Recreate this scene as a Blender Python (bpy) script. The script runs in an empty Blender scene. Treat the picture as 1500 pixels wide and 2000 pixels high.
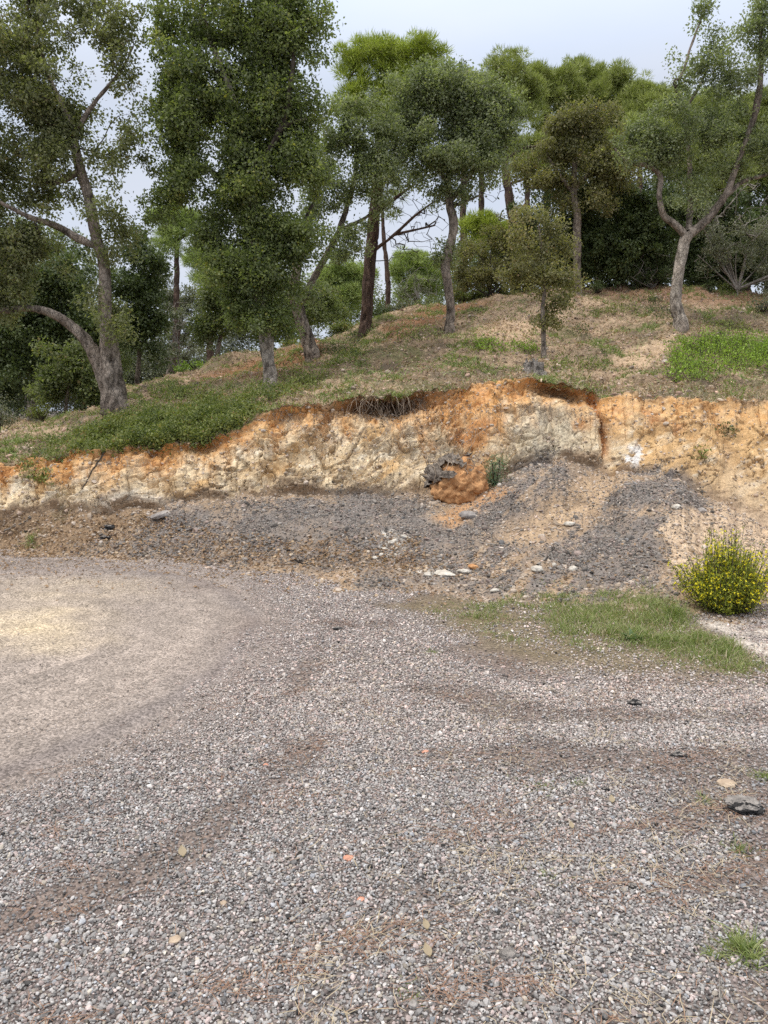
import bpy, math, random
import numpy as np
from mathutils import Vector
from mathutils.bvhtree import BVHTree
R = math.radians
rng = np.random.default_rng(7)
random.seed(7)
scn = bpy.context.scene
COL = scn.collection

# ------------------------------------------------------------------ camera, world, sun, exposure
H, PITCH, F = 1.6, R(7.6), 1500.0           # F: focal length in pixels of the 1500 px wide photograph
cam = bpy.data.cameras.new('camera'); co = bpy.data.objects.new('camera', cam); COL.objects.link(co)
cam.sensor_fit = 'HORIZONTAL'; cam.sensor_width = 36; cam.lens = 36 * F / 1500
cam.clip_start = 0.05; cam.clip_end = 2000
co.location = (0, 0, H); co.rotation_euler = (R(90) - PITCH, 0, 0)
scn.camera = co

SUN_EL, SUN_AZ = R(58), R(-118)              # azimuth measured from +Y (view direction) clockwise; behind the camera, left
w = bpy.data.worlds.new('World'); scn.world = w; w.use_nodes = True
nt = w.node_tree; nt.nodes.clear()
N = nt.nodes.new; L = nt.links.new
sky = N('ShaderNodeTexSky'); sky.sky_type = 'NISHITA'; sky.sun_disc = False
sky.sun_elevation = SUN_EL; sky.sun_rotation = SUN_AZ; sky.air_density = 1.0; sky.dust_density = 2.0
tc = N('ShaderNodeTexCoord')
sep = N('ShaderNodeSeparateXYZ'); L(tc.outputs['Generated'], sep.inputs[0])
mp = N('ShaderNodeMapping'); mp.inputs['Scale'].default_value = (1.0, 1.0, 3.0); L(tc.outputs['Generated'], mp.inputs[0])
cn = N('ShaderNodeTexNoise'); cn.inputs['Scale'].default_value = 1.6; cn.inputs['Detail'].default_value = 5; L(mp.outputs[0], cn.inputs[0])
cr = N('ShaderNodeValToRGB'); L(cn.outputs[0], cr.inputs[0])
cr.color_ramp.elements[0].position = 0.33; cr.color_ramp.elements[0].color = (6.6, 7.6, 9.4, 1)
cr.color_ramp.elements[1].position = 0.7; cr.color_ramp.elements[1].color = (8.0, 8.45, 9.5, 1)
# an overcast sky is about three times as bright overhead as at the horizon
mr = N('ShaderNodeMapRange'); L(sep.outputs[2], mr.inputs[0])
mr.inputs[1].default_value = 0.35; mr.inputs[2].default_value = 0.95; mr.inputs[3].default_value = 1.0; mr.inputs[4].default_value = 3.2
mr2 = N('ShaderNodeMapRange'); L(sep.outputs[2], mr2.inputs[0]); mr2.inputs[1].default_value = .5; mr2.inputs[2].default_value = .85   # the cloud thins to plain white overhead
vm = N('ShaderNodeVectorMath'); vm.operation = 'SCALE'; wt_ = N('ShaderNodeMixRGB'); L(mr2.outputs[0], wt_.inputs[0]); L(cr.outputs[0], wt_.inputs[1]); wt_.inputs[2].default_value = (7.9, 7.5, 7.1, 1)
L(wt_.outputs[0], vm.inputs[0]); L(mr.outputs[0], vm.inputs['Scale'])
mx = N('ShaderNodeMixRGB'); mx.inputs[0].default_value = 0.88
L(sky.outputs[0], mx.inputs[1]); L(vm.outputs[0], mx.inputs[2])
bg = N('ShaderNodeBackground'); bg.inputs[1].default_value = 0.099; L(mx.outputs[0], bg.inputs[0])
wo = N('ShaderNodeOutputWorld'); L(bg.outputs[0], wo.inputs[0])

sl = bpy.data.lights.new('sun', 'SUN'); sl.energy = 1.5; sl.angle = R(14); sl.color = (1.0, 0.95, 0.88)
so = bpy.data.objects.new('sun', sl); COL.objects.link(so)
sd = Vector((math.sin(SUN_AZ) * math.cos(SUN_EL), math.cos(SUN_AZ) * math.cos(SUN_EL), math.sin(SUN_EL)))
so.rotation_euler = sd.to_track_quat('Z', 'Y').to_euler(); so.location = (0, 0, 30)
scn.view_settings.view_transform = 'Standard'; scn.view_settings.look = 'None'
scn.view_settings.gamma = 1; scn.view_settings.exposure = 0.0
scn.cycles.max_bounces = 8; scn.cycles.diffuse_bounces = 4; scn.cycles.glossy_bounces = 2
scn.cycles.transmission_bounces = 6; scn.cycles.use_adaptive_sampling = True; scn.cycles.adaptive_threshold = 0.015
scn.cycles.use_denoising = False

# ------------------------------------------------------------------ helpers
CP, SP = math.cos(PITCH), math.sin(PITCH)
def ray(px, py):
    a = (np.asarray(px, float) - 750) / F; b = (1000 - np.asarray(py, float)) / F
    return a, CP + b * SP, -SP + b * CP
def P(px, py, d):
    """point seen at photograph pixel px,py standing d metres away"""
    a, y, z = ray(px, py); t = d / y
    return np.stack([a * t, np.broadcast_to(d, np.shape(t)) + 0 * t, H + z * t], -1)
def proj(V):
    v = V - np.array([0, 0, H])
    dep = v[:, 1] * CP - v[:, 2] * SP; up = v[:, 1] * SP + v[:, 2] * CP
    dep = np.where(dep < 0.05, 0.05, dep)
    return 750 + F * v[:, 0] / dep, 1000 - F * up / dep

def _h(ix, iy, iz, s):
    h = (ix * 374761393 + iy * 668265263 + iz * 2147483647 + s * 1274126177) & 0xffffffff
    h = ((h ^ (h >> 13)) * 1274126177) & 0xffffffff
    h = ((h ^ (h >> 16)) * 2246822519) & 0xffffffff
    return h ^ (h >> 15)
def pn(p, s=0):
    p = np.asarray(p, float); i = np.floor(p).astype(np.int64); f = p - i
    u = f * f * f * (f * (f * 6 - 15) + 10); out = 0
    for dx in (0, 1):
        for dy in (0, 1):
            for dz in (0, 1):
                h = _h(i[:, 0] + dx, i[:, 1] + dy, i[:, 2] + dz, s)
                g = ((h & 1023) / 511.5 - 1) * (f[:, 0] - dx) + (((h >> 10) & 1023) / 511.5 - 1) * (f[:, 1] - dy) + (((h >> 20) & 1023) / 511.5 - 1) * (f[:, 2] - dz)
                wt = (u[:, 0] if dx else 1 - u[:, 0]) * (u[:, 1] if dy else 1 - u[:, 1]) * (u[:, 2] if dz else 1 - u[:, 2])
                out = out + g * wt
    return out * 1.4
def fbm(p, o=4, s=0, g=0.5):
    r = 0; a = 1
    for k in range(o):
        r = r + a * pn(p * 2 ** k, s + k * 17); a *= g
    return r
def ridged(p, o=4, s=0, g=0.5):
    r = 0; a = 1
    for k in range(o):
        r = r + a * (1 - 2 * np.abs(pn(p * 2 ** k, s + k * 17))); a *= g
    return r
def worley(p, s=0):
    i = np.floor(p).astype(np.int64); f1 = np.full(len(p), 9.); f2 = f1.copy(); cid = np.zeros(len(p))
    for dx in (-1, 0, 1):
        for dy in (-1, 0, 1):
            for dz in (-1, 0, 1):
                c = i + (dx, dy, dz); h = _h(c[:, 0], c[:, 1], c[:, 2], s)
                q = c + np.stack([(h & 1023) / 1023, ((h >> 10) & 1023) / 1023, ((h >> 20) & 1023) / 1023], -1)
                d = np.linalg.norm(q - p, axis=1); n = d < f1
                f2 = np.where(n, f1, np.minimum(f2, d)); cid = np.where(n, (h & 255) / 255, cid); f1 = np.where(n, d, f1)
    return f1, f2, cid
def sstep(a, b, x):
    t = np.clip((x - a) / (b - a), 0, 1); return t * t * (3 - 2 * t)
def polymask(px, py, poly, soft=12):
    """1 inside the outline, falling to 0 over `soft` pixels either side of it"""
    poly = np.array(poly, float); ins = np.zeros(len(px), bool); dm = np.full(len(px), 1e9)
    for k in range(len(poly)):
        a, b = poly[k], poly[(k + 1) % len(poly)]
        c = ((a[1] > py) != (b[1] > py)) & (px < (b[0] - a[0]) * (py - a[1]) / (b[1] - a[1] + 1e-9) + a[0]); ins ^= c
        e = b - a; t = np.clip(((px - a[0]) * e[0] + (py - a[1]) * e[1]) / (e @ e), 0, 1)
        dm = np.minimum(dm, np.hypot(px - a[0] - t * e[0], py - a[1] - t * e[1]))
    return sstep(-soft, soft, np.where(ins, dm, -dm))
def ell(px, py, cx, cy, rx, ry, soft=0.35):
    return 1 - sstep(1 - soft, 1 + soft, np.hypot((px - cx) / rx, (py - cy) / ry))

def mesh_np(name, V, Fa, mat=None, smooth=True, attrs=None):
    """mesh from numpy arrays; Fa is (n,k) or a list of such arrays"""
    if not isinstance(Fa, list): Fa = [Fa]
    Fa = [f for f in Fa if len(f)]
    me = bpy.data.meshes.new(name)
    V = np.asarray(V, np.float32); me.vertices.add(len(V)); me.vertices.foreach_set('co', V.ravel())
    if Fa:
        li = np.concatenate([f.ravel() for f in Fa]).astype(np.int32)
        cnt = np.concatenate([np.full(len(f), f.shape[1]) for f in Fa]).astype(np.int32)
        me.loops.add(len(li)); me.loops.foreach_set('vertex_index', li)
        me.polygons.add(len(cnt)); me.polygons.foreach_set('loop_start', np.concatenate([[0], np.cumsum(cnt)[:-1]]).astype(np.int32))
        me.polygons.foreach_set('use_smooth', np.full(len(cnt), smooth))
    for k, a in (attrs or {}).items():
        a = np.asarray(a, np.float32)
        if a.ndim == 1: me.attributes.new(k, 'FLOAT', 'POINT').data.foreach_set('value', a)
        elif k == 'col':
            at = me.attributes.new(k, 'FLOAT_COLOR', 'POINT'); at.data.foreach_set('color', np.concatenate([a, np.ones((len(a), 1), np.float32)], 1).ravel())
        else: me.attributes.new(k, 'FLOAT_VECTOR', 'POINT').data.foreach_set('vector', a.ravel())
    me.update(calc_edges=True)
    if mat: me.materials.append(mat)
    return me
def link(name, me, parent=None, label=None, cat=None, group=None, kind=None, loc=None):
    o = bpy.data.objects.new(name, me); COL.objects.link(o)
    if parent: o.parent = parent
    if loc is not None: o.location = loc
    for k, v in (('label', label), ('category', cat), ('group', group), ('kind', kind)):
        if v: o[k] = v
    return o

class Acc:
    """collects tubes and the like into one mesh"""
    def __init__(s): s.V = []; s.F = []; s.n = 0; s.A = []
    def add(s, V, Fq, a=0.5):
        s.V.append(V); s.F.append(np.asarray(Fq) + s.n); s.n += len(V); s.A.append(np.full(len(V), a))
    def tube(s, pts, rad, K=6, bark=0, cap=True, a=0.5, seed=0, freq=(13, 4.5)):
        pts = np.asarray(pts, float); rad = np.asarray(rad, float); n = len(pts)
        T = np.gradient(pts, axis=0); T /= np.linalg.norm(T, axis=1)[:, None] + 1e-9
        up = np.array([0.0, 1, 0.1]); U = np.cross(T, up); U /= np.linalg.norm(U, axis=1)[:, None] + 1e-9
        W = np.cross(T, U); th = np.arange(K) / K * 2 * np.pi
        D = U[:, None] * np.cos(th)[None, :, None] + W[:, None] * np.sin(th)[None, :, None]
        V = pts[:, None] + D * rad[:, None, None]
        V = V.reshape(-1, 3)
        if bark:
            q = V * np.array([freq[0], freq[0], freq[1]])
            rr = np.repeat(rad, K)
            dsp = (np.clip(ridged(q, 3, 5 + seed) - .55, -1, .6) * 0.34 - .06 + pn(V * 3, 9) * 0.12) * bark * np.minimum(rr, 0.2)
            V = V + D.reshape(-1, 3) * dsp[:, None]
        i = np.arange(n - 1)[:, None] * K; j = np.arange(K)[None]; j2 = (j + 1) % K
        Fq = np.stack([i + j, i + j2, i + K + j2, i + K + j], -1).reshape(-1, 4)
        s.add(V, Fq, a)
    def mesh(s, name, mat, off=(0, 0, 0)):
        if not s.V: return None
        return mesh_np(name, np.concatenate(s.V) - np.array(off), np.concatenate(s.F), mat, attrs={'rnd': np.concatenate(s.A)})

def smooth_line(pts, step):
    pts = np.asarray(pts, float); n = len(pts)
    if n < 2: return pts
    ext = np.concatenate([[2 * pts[0] - pts[1]], pts, [2 * pts[-1] - pts[-2]]]); out = []
    for k in range(n - 1):
        a, b, c, d = ext[k:k + 4]; m = max(2, int(np.linalg.norm((c - b)[:3]) / step))
        t = np.arange(m)[:, None] / m
        out.append(0.5 * ((2 * b) + (c - a) * t + (2 * a - 5 * b + 4 * c - d) * t ** 2 + (3 * b - a - 3 * c + d) * t ** 3))
    out.append(pts[-1:]); return np.concatenate(out)
def unit(v): return v / (np.linalg.norm(v, axis=-1, keepdims=True) + 1e-9)

# ------------------------------------------------------------------ materials
def new_mat(name):
    m = bpy.data.materials.new(name); m.use_nodes = True; t = m.node_tree; t.nodes.clear()
    return m, t, t.nodes.new, t.links.new
def attr(N_, name, typ='GEOMETRY'):
    a = N_('ShaderNodeAttribute'); a.attribute_name = name; a.attribute_type = typ; return a
def leaf_mat(name, ca, cb, back=None, tr=0.42, rough=0.5, spec=0.35, third=None):
    m, t, N, L = new_mat(name)
    a = attr(N, 'rnd'); r = N('ShaderNodeValToRGB'); L(a.outputs['Fac'], r.inputs[0])
    r.color_ramp.elements[0].color = (*ca, 1); r.color_ramp.elements[1].color = (*cb, 1); r.color_ramp.elements[1].position = 0.85
    if third:
        e = r.color_ramp.elements.new(0.97); e.color = (*third, 1)
    g = N('ShaderNodeNewGeometry'); mixb = N('ShaderNodeMixRGB'); L(g.outputs['Backfacing'], mixb.inputs[0]); L(r.outputs[0], mixb.inputs[1])
    bk = back or tuple(min(1, x * 1.35 + 0.02) for x in cb); mixb.inputs[2].default_value = (*bk, 1)
    b = N('ShaderNodeBsdfPrincipled'); b.inputs['Roughness'].default_value = rough; b.inputs['Specular IOR Level'].default_value = spec
    L(mixb.outputs[0], b.inputs['Base Color'])
    tl = N('ShaderNodeBsdfTranslucent'); ty = N('ShaderNodeMixRGB'); ty.blend_type = 'MULTIPLY'; ty.inputs[0].default_value = 1
    L(r.outputs[0], ty.inputs[1]); ty.inputs[2].default_value = (1.5, 1.7, 0.7, 1); L(ty.outputs[0], tl.inputs[0])
    ms = N('ShaderNodeMixShader'); ms.inputs[0].default_value = tr; L(b.outputs[0], ms.inputs[1]); L(tl.outputs[0], ms.inputs[2])
    o = N('ShaderNodeOutputMaterial'); L(ms.outputs[0], o.inputs[0]); return m
def bark_mat(name, ca, cb, cc, scale=9, stretch=0.35, bump=0.5):
    m, t, N, L = new_mat(name)
    tc = N('ShaderNodeTexCoord'); mp = N('ShaderNodeMapping'); mp.inputs['Scale'].default_value = (1, 1, stretch); L(tc.outputs['Object'], mp.inputs[0])
    n1 = N('ShaderNodeTexNoise'); n1.inputs['Scale'].default_value = scale; n1.inputs['Detail'].default_value = 8; n1.inputs['Roughness'].default_value = .65; L(mp.outputs[0], n1.inputs[0])
    v = N('ShaderNodeTexVoronoi'); v.feature = 'DISTANCE_TO_EDGE'; v.inputs['Scale'].default_value = scale * 1.9
    nd_ = N('ShaderNodeTexNoise'); nd_.inputs['Scale'].default_value = scale * 1.6; nd_.inputs['Detail'].default_value = 4; L(tc.outputs['Object'], nd_.inputs[0])
    wv = N('ShaderNodeVectorMath'); wv.operation = 'MULTIPLY_ADD'; L(nd_.outputs['Color'], wv.inputs[0]); wv.inputs[1].default_value = (.13, .13, .09); L(mp.outputs[0], wv.inputs[2]); L(wv.outputs[0], v.inputs[0])
    n2 = N('ShaderNodeTexNoise'); n2.inputs['Scale'].default_value = 2.2; n2.inputs['Detail'].default_value = 4; L(tc.outputs['Object'], n2.inputs[0])
    r = N('ShaderNodeValToRGB'); L(n1.outputs[0], r.inputs[0]); r.color_ramp.elements[0].position = .36; r.color_ramp.elements[1].position = .62
    r.color_ramp.elements[0].color = (*ca, 1); r.color_ramp.elements[1].color = (*cb, 1)
    r2 = N('ShaderNodeValToRGB'); L(n2.outputs[0], r2.inputs[0]); r2.color_ramp.elements[0].position = .5; r2.color_ramp.elements[1].position = .68
    mm = N('ShaderNodeMixRGB'); L(r2.outputs[0], mm.inputs[0]); L(r.outputs[0], mm.inputs[1]); mm.inputs[2].default_value = (*cc, 1)
    ms = N('ShaderNodeMapRange'); L(v.outputs[0], ms.inputs[0]); ms.inputs[2].default_value = 0.10; ms.inputs[3].default_value = 0.60
    mu = N('ShaderNodeMixRGB'); mu.blend_type = 'MULTIPLY'; mu.inputs[0].default_value = 1; L(mm.outputs[0], mu.inputs[1]); L(ms.outputs[0], mu.inputs[2])
    ad = N('ShaderNodeMath'); ad.operation = 'ADD'; L(n1.outputs[0], ad.inputs[0]); L(ms.outputs[0], ad.inputs[1])
    bp = N('ShaderNodeBump'); bp.inputs['Strength'].default_value = bump; bp.inputs['Distance'].default_value = 0.04; L(ad.outputs[0], bp.inputs['Height'])
    b = N('ShaderNodeBsdfPrincipled'); b.inputs['Roughness'].default_value = .9; b.inputs['Specular IOR Level'].default_value = .1
    L(mu.outputs[0], b.inputs['Base Color']); L(bp.outputs[0], b.inputs['Normal'])
    o = N('ShaderNodeOutputMaterial'); L(b.outputs[0], o.inputs[0]); return m
def rock_mat(name, ca, cb, scale=12, bump=.5, rough=.9, spec=0.2):
    m, t, N, L = new_mat(name); tc = N('ShaderNodeTexCoord')
    n1 = N('ShaderNodeTexNoise'); n1.inputs['Scale'].default_value = scale; n1.inputs['Detail'].default_value = 9; n1.inputs['Roughness'].default_value = .65; L(tc.outputs['Object'], n1.inputs[0])
    r = N('ShaderNodeValToRGB'); L(n1.outputs[0], r.inputs[0]); r.color_ramp.elements[0].position = .35; r.color_ramp.elements[1].position = .65
    r.color_ramp.elements[0].color = (*ca, 1); r.color_ramp.elements[1].color = (*cb, 1)
    bp = N('ShaderNodeBump'); bp.inputs['Strength'].default_value = bump; bp.inputs['Distance'].default_value = 0.02; L(n1.outputs[0], bp.inputs['Height'])
    b = N('ShaderNodeBsdfPrincipled'); b.inputs['Roughness'].default_value = rough; b.inputs['Specular IOR Level'].default_value = spec
    L(r.outputs[0], b.inputs['Base Color']); L(bp.outputs[0], b.inputs['Normal'])
    o = N('ShaderNodeOutputMaterial'); L(b.outputs[0], o.inputs[0]); return m
def soil_mat(name, f1=60, f2=9, amp=.5, bdist=.012, grit=110, gritamt=.5):
    """uses the sheet's own 'col' attribute (what the soil is made of there) broken up by fine grain"""
    m, t, N, L = new_mat(name); tc = N('ShaderNodeTexCoord'); a = attr(N, 'col')
    n1 = N('ShaderNodeTexNoise'); n1.inputs['Scale'].default_value = f1; n1.inputs['Detail'].default_value = 6; n1.inputs['Roughness'].default_value = .7; L(tc.outputs['Object'], n1.inputs[0])
    n2 = N('ShaderNodeTexNoise'); n2.inputs['Scale'].default_value = f2; n2.inputs['Detail'].default_value = 7; n2.inputs['Roughness'].default_value = .65; L(tc.outputs['Object'], n2.inputs[0])
    v = N('ShaderNodeTexVoronoi'); v.inputs['Scale'].default_value = grit; L(tc.outputs['Object'], v.inputs[0])
    vs = N('ShaderNodeSeparateColor'); L(v.outputs['Color'], vs.inputs[0])
    def rng_(src, lo, hi, a0=.3, a1=.7):
        q = N('ShaderNodeMapRange'); L(src, q.inputs[0]); q.inputs[1].default_value = a0; q.inputs[2].default_value = a1; q.inputs[3].default_value = lo; q.inputs[4].default_value = hi; return q.outputs[0]
    x = N('ShaderNodeMath'); x.operation = 'MULTIPLY'; L(rng_(n1.outputs[0], 1 - amp * .6, 1 + amp * .6), x.inputs[0]); L(rng_(n2.outputs[0], 1 - amp * .45, 1 + amp * .45), x.inputs[1])
    y = N('ShaderNodeMath'); y.operation = 'MULTIPLY'; L(x.outputs[0], y.inputs[0]); L(rng_(vs.outputs[0], 1 - gritamt * .6, 1 + gritamt * .6, 0, 1), y.inputs[1])
    mu = N('ShaderNodeVectorMath'); mu.operation = 'SCALE'; L(a.outputs['Color'], mu.inputs[0]); L(y.outputs[0], mu.inputs['Scale'])
    ad = N('ShaderNodeMath'); ad.operation = 'MULTIPLY_ADD'; L(v.outputs['Distance'], ad.inputs[0]); ad.inputs[1].default_value = -gritamt; L(n1.outputs[0], ad.inputs[2])
    bp = N('ShaderNodeBump'); bp.inputs['Strength'].default_value = .8; bp.inputs['Distance'].default_value = bdist; L(ad.outputs[0], bp.inputs['Height'])
    b = N('ShaderNodeBsdfPrincipled'); b.inputs['Roughness'].default_value = .95; b.inputs['Specular IOR Level'].default_value = .08
    L(mu.outputs[0], b.inputs['Base Color']); L(bp.outputs[0], b.inputs['Normal'])
    o = N('ShaderNodeOutputMaterial'); L(b.outputs[0], o.inputs[0]); return m

M = {}
M['ground'] = soil_mat('gravel yard surface', 90, 7, .45, .006, 95, .75)
M['bank'] = soil_mat('earth bank', 45, 10, .42, .016, 70, .25)
M['cork'] = bark_mat('cork bark', (.075, .060, .048), (.38, .32, .265), (.22, .175, .14), 8, .4, .7)
M['corkgrey'] = bark_mat('pale cork bark', (.12, .10, .082), (.50, .44, .37), (.36, .30, .245), 9, .45, .7)
M['pinebark'] = bark_mat('pine bark', (.05, .034, .028), (.17, .115, .088), (.10, .07, .06), 11, .3, .6)
M['twig'] = bark_mat('twig bark', (.04, .034, .028), (.12, .10, .08), (.08, .066, .055), 20, .5, .3)
M['deadtwig'] = bark_mat('dead twig', (.16, .14, .12), (.38, .35, .31), (.27, .24, .21), 20, .5, .3)
M['oak_dark'] = leaf_mat('dark oak leaves', (0.070, 0.096, 0.034), (0.255, 0.295, 0.110), (0.190, 0.220, 0.120), third=(0.312, 0.288, 0.072))
M['oak_mid'] = leaf_mat('oak leaves', (0.066, 0.086, 0.032), (0.210, 0.240, 0.098), (0.216, 0.246, 0.132), third=(0.240, 0.192, 0.096))
M['oak_grey'] = leaf_mat('grey green oak leaves', (0.090, 0.112, 0.058), (0.310, 0.340, 0.195), (0.288, 0.324, 0.198), third=(0.312, 0.300, 0.204))
M['oak_brown'] = leaf_mat('olive brown oak leaves', (0.086, 0.090, 0.038), (0.270, 0.250, 0.120), (0.288, 0.276, 0.156), third=(0.336, 0.240, 0.132))
M['oak_left'] = leaf_mat('olive oak leaves', (0.075, 0.088, 0.040), (0.275, 0.285, 0.140), (0.220, 0.228, 0.135), third=(0.204, 0.144, 0.072))
M['pine'] = leaf_mat('pine needles green', (.110, .140, .020), (.350, .400, .075), tr=.3, rough=.45)
M['pine_far'] = leaf_mat('distant pine needles', (.100, .125, .034), (.290, .320, .105), tr=.3, rough=.5)
M['pine_pale'] = leaf_mat('pale pine needles', (.150, .190, .065), (.330, .390, .140), tr=.3)
M['shrub'] = leaf_mat('shrub leaves', (.030, .048, .016), (.095, .125, .044), tr=.25)
M['shrub_pale'] = leaf_mat('pale shrub leaves', (.085, .095, .060), (.190, .200, .135), tr=.25)
M['shrub_bright'] = leaf_mat('bright shrub leaves', (.080, .135, .020), (.200, .290, .060), tr=.3)
M['mat_green'] = leaf_mat('ground cover leaves', (.062, .092, .020), (.215, .240, .070), tr=.3, third=(.30, .20, .08))
M['mat_bright'] = leaf_mat('bright cover leaves', (.095, .165, .016), (.260, .370, .055), tr=.3)
M['grass'] = leaf_mat('grass', (.090, .140, .035), (.230, .270, .095), tr=.3, third=(.40, .34, .20))
M['drygrass'] = leaf_mat('dry grass', (.17, .135, .085), (.38, .31, .21), tr=.2)
M['litter'] = leaf_mat('dry leaves', (.13, .075, .042), (.36, .24, .14), tr=.1, third=(.50, .38, .25))
M['needles'] = leaf_mat('dry pine needles', (.07, .037, .024), (.23, .13, .08), tr=.1)
M['teal'] = leaf_mat('blue green leaves', (.060, .120, .060), (.130, .210, .110), tr=.25)
M['bush'] = leaf_mat('broom leaves', (.085, .115, .012), (.270, .300, .035), tr=.3)
M['yellow'] = leaf_mat('yellow petals', (.80, .66, .02), (.95, .85, .06), back=(.9, .78, .05), tr=.3)
M['white_rock'] = rock_mat('chalky stone', (.40, .36, .30), (.70, .66, .58), 14)
M['tan_rock'] = rock_mat('tan stone', (.36, .27, .19), (.58, .47, .35), 14)
M['grey_rock'] = rock_mat('grey stone', (.20, .18, .17), (.42, .39, .36), 14)
M['brick'] = rock_mat('terracotta fragment', (.52, .24, .16), (.70, .38, .27), 25)
M['asphalt'] = rock_mat('asphalt lump', (.012, .012, .013), (.07, .068, .066), 45, .9)
M['asphalt_top'] = rock_mat('dusty asphalt', (.14, .13, .12), (.36, .33, .30), 35, .8)
M['clod'] = rock_mat('orange earth clod', (.33, .165, .075), (.70, .39, .18), 11, 1.0)
M['rootmat'] = rock_mat('dark root mat', (.05, .04, .033), (.34, .29, .24), 26, .9)
M['root'] = rock_mat('dry root', (.20, .15, .11), (.48, .40, .31), 30, .4)
M['stump'] = bark_mat('weathered stump', (.12, .10, .085), (.50, .46, .41), (.34, .30, .26), 16, .25, .8)

# ------------------------------------------------------------------ ground sheet
def gz(x, y):
    p = np.stack([np.asarray(x, float), np.asarray(y, float), np.zeros(np.shape(x))], -1).reshape(-1, 3)
    z = fbm(p * .55, 3, 3) * .022 + fbm(p * 3.0, 2, 31) * .006
    return z.reshape(np.shape(x))
TRACK = [(-900, 1068), (-50, 1075), (250, 1092), (430, 1115), (500, 1160), (495, 1230), (450, 1320), (340, 1400), (180, 1465), (0, 1530), (-300, 1640), (-900, 1800)]
def ground_zones(x, y):
    V = np.stack([x, y, 0 * x], -1); px, py = proj(V); q = V * np.array([1, 1, 1.])
    wx = fbm(q * 1.5, 3, 41); wy = fbm(q * 1.5, 3, 57)
    k = 1 / np.maximum(y, .5)
    px2 = px + wx * 170 * k; py2 = py + wy * 90 * k
    track = polymask(px2 + 60 * pn(np.stack([x * 1.3, y * 1.3, 0 * x], -1), 43), py2, TRACK, 125) 
    # arcs scraped by turning wheels
    r = np.hypot((x + 3.25) * 1.0, (y - 5.1) * .9) + wx * .07
    arcs = pn(np.stack([r * 5.5, 0 * r, 0 * r], -1), 71) + .6 * pn(np.stack([r * 13, 0 * r, x * .3], -1), 72)
    track = np.clip(track + .40 * arcs * sstep(.02, .35, track) * sstep(.98, .7, track), 0, 1)
    fade = sstep(3.8, 2.4, r) * (y < 9)
    yellow = .9 * ell(px2, py2, 50, 1222, 150, 42, .7) + .35 * ell(px2, py2, 150, 1150, 150, 25, .6)
    pale = polymask(px2, py2, [(1340, 1205), (1420, 1205), (1700, 1200), (1700, 1320), (1500, 1280), (1400, 1245)], 16) * np.clip(.75 + 1.3 * fbm(q * 4, 4, 131), .1, 1)
    grassy = polymask(px2, py2, [(740, 1180), (830, 1165), (1000, 1150), (1250, 1160), (1330, 1185), (1400, 1240), (1510, 1285), (1700, 1330), (1700, 1380), (1500, 1335), (1300, 1320), (1050, 1310), (930, 1260), (860, 1215)], 28)
    th_ = np.arctan2(y - 5.1, x + 3.25); strk = fbm(np.stack([r * 2.6, th_ * 1.5, 0 * x], -1), 4, 93) * sstep(1000, 600, px) * .8
    brown = np.clip(sstep(.10, .55, fbm(np.stack([x * .9, y * 2.0, 0 * x], -1), 4, 91) * sstep(500, 900, px) + .27 * sstep(700, 1400, px) * sstep(1250, 1500, py) + strk), 0, 1)
    return px, py, track, arcs * fade, yellow, pale, grassy, brown

gx = np.concatenate([-np.geomspace(500, 6.6, 26)[:-1], np.arange(-6.6, 6.6, .034), np.geomspace(6.6, 500, 26)])
gy = np.concatenate([-np.geomspace(500, 1.0, 20), np.arange(-.9, 1.0, .2), np.arange(1.0, 9.6, .034), np.geomspace(9.6, 800, 26)])
X, Y = np.meshgrid(gx, gy); x, y = X.ravel(), Y.ravel()
px, py, track, arcs, yellow, pale, grassy, brown = ground_zones(x, y)
chk = None
col = np.empty((len(x), 3))
base = np.array([.300, .262, .248]); col[:] = base
q = np.stack([x, y, 0 * x], -1)
pink = sstep(-.2, .6, fbm(q * .7, 3, 101))[:, None]
col = col * (1 - .35 * pink) + np.array([.33, .262, .245]) * .35 * pink
tcol = np.array([.335, .285, .245]) * (1 + .30 * arcs[:, None] + .12 * fbm(q * 1.1, 3, 111)[:, None])
col = col * .72
tm = track[:, None] * .92; col = col * (1 - tm) + tcol * tm
ym = np.clip(yellow * (.75 + .5 * fbm(q * 2.5, 3, 121)), 0, 1)[:, None]; col = col * (1 - ym) + np.array([.56, .46, .32]) * ym
bm = (brown * .42 * (1 - track))[:, None]; col = col * (1 - bm) + np.array([.175, .125, .09]) * bm
gm = (grassy * .8)[:, None]; col = col * (1 - gm) + np.array([.18, .145, .085]) * gm
lit = polymask(px, py, [(-900, 1060), (0, 1066), (300, 1085), (560, 1105), (760, 1120), (1000, 1150), (1350, 1160), (1800, 1160), (1800, 1120), (-900, 1000)], 14)[:, None] * .6
col = col * (1 - lit) + np.array([.23, .185, .15]) * lit
pm = pale[:, None]; col = col * (1 - pm) + np.array([.54, .485, .425]) * pm
z = gz(x, y); z = z - .035 * sstep(.1, .6, track) * np.clip(arcs, -1, 1)
far = np.maximum(np.abs(x), np.abs(y)) > 12; z[far] *= .3
z = np.where(y > 9.6, z - .05, z)
gV = np.stack([x, y, z], -1); nx, ny = len(gx), len(gy)
i = np.arange(ny - 1)[:, None] * nx + np.arange(nx - 1)[None]
gF = np.stack([i, i + 1, i + nx + 1, i + nx], -1).reshape(-1, 4)
ground = link('gravel_yard', mesh_np('gravel_yard', gV, gF, M['ground'], attrs={'col': col}), kind='structure')

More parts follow.
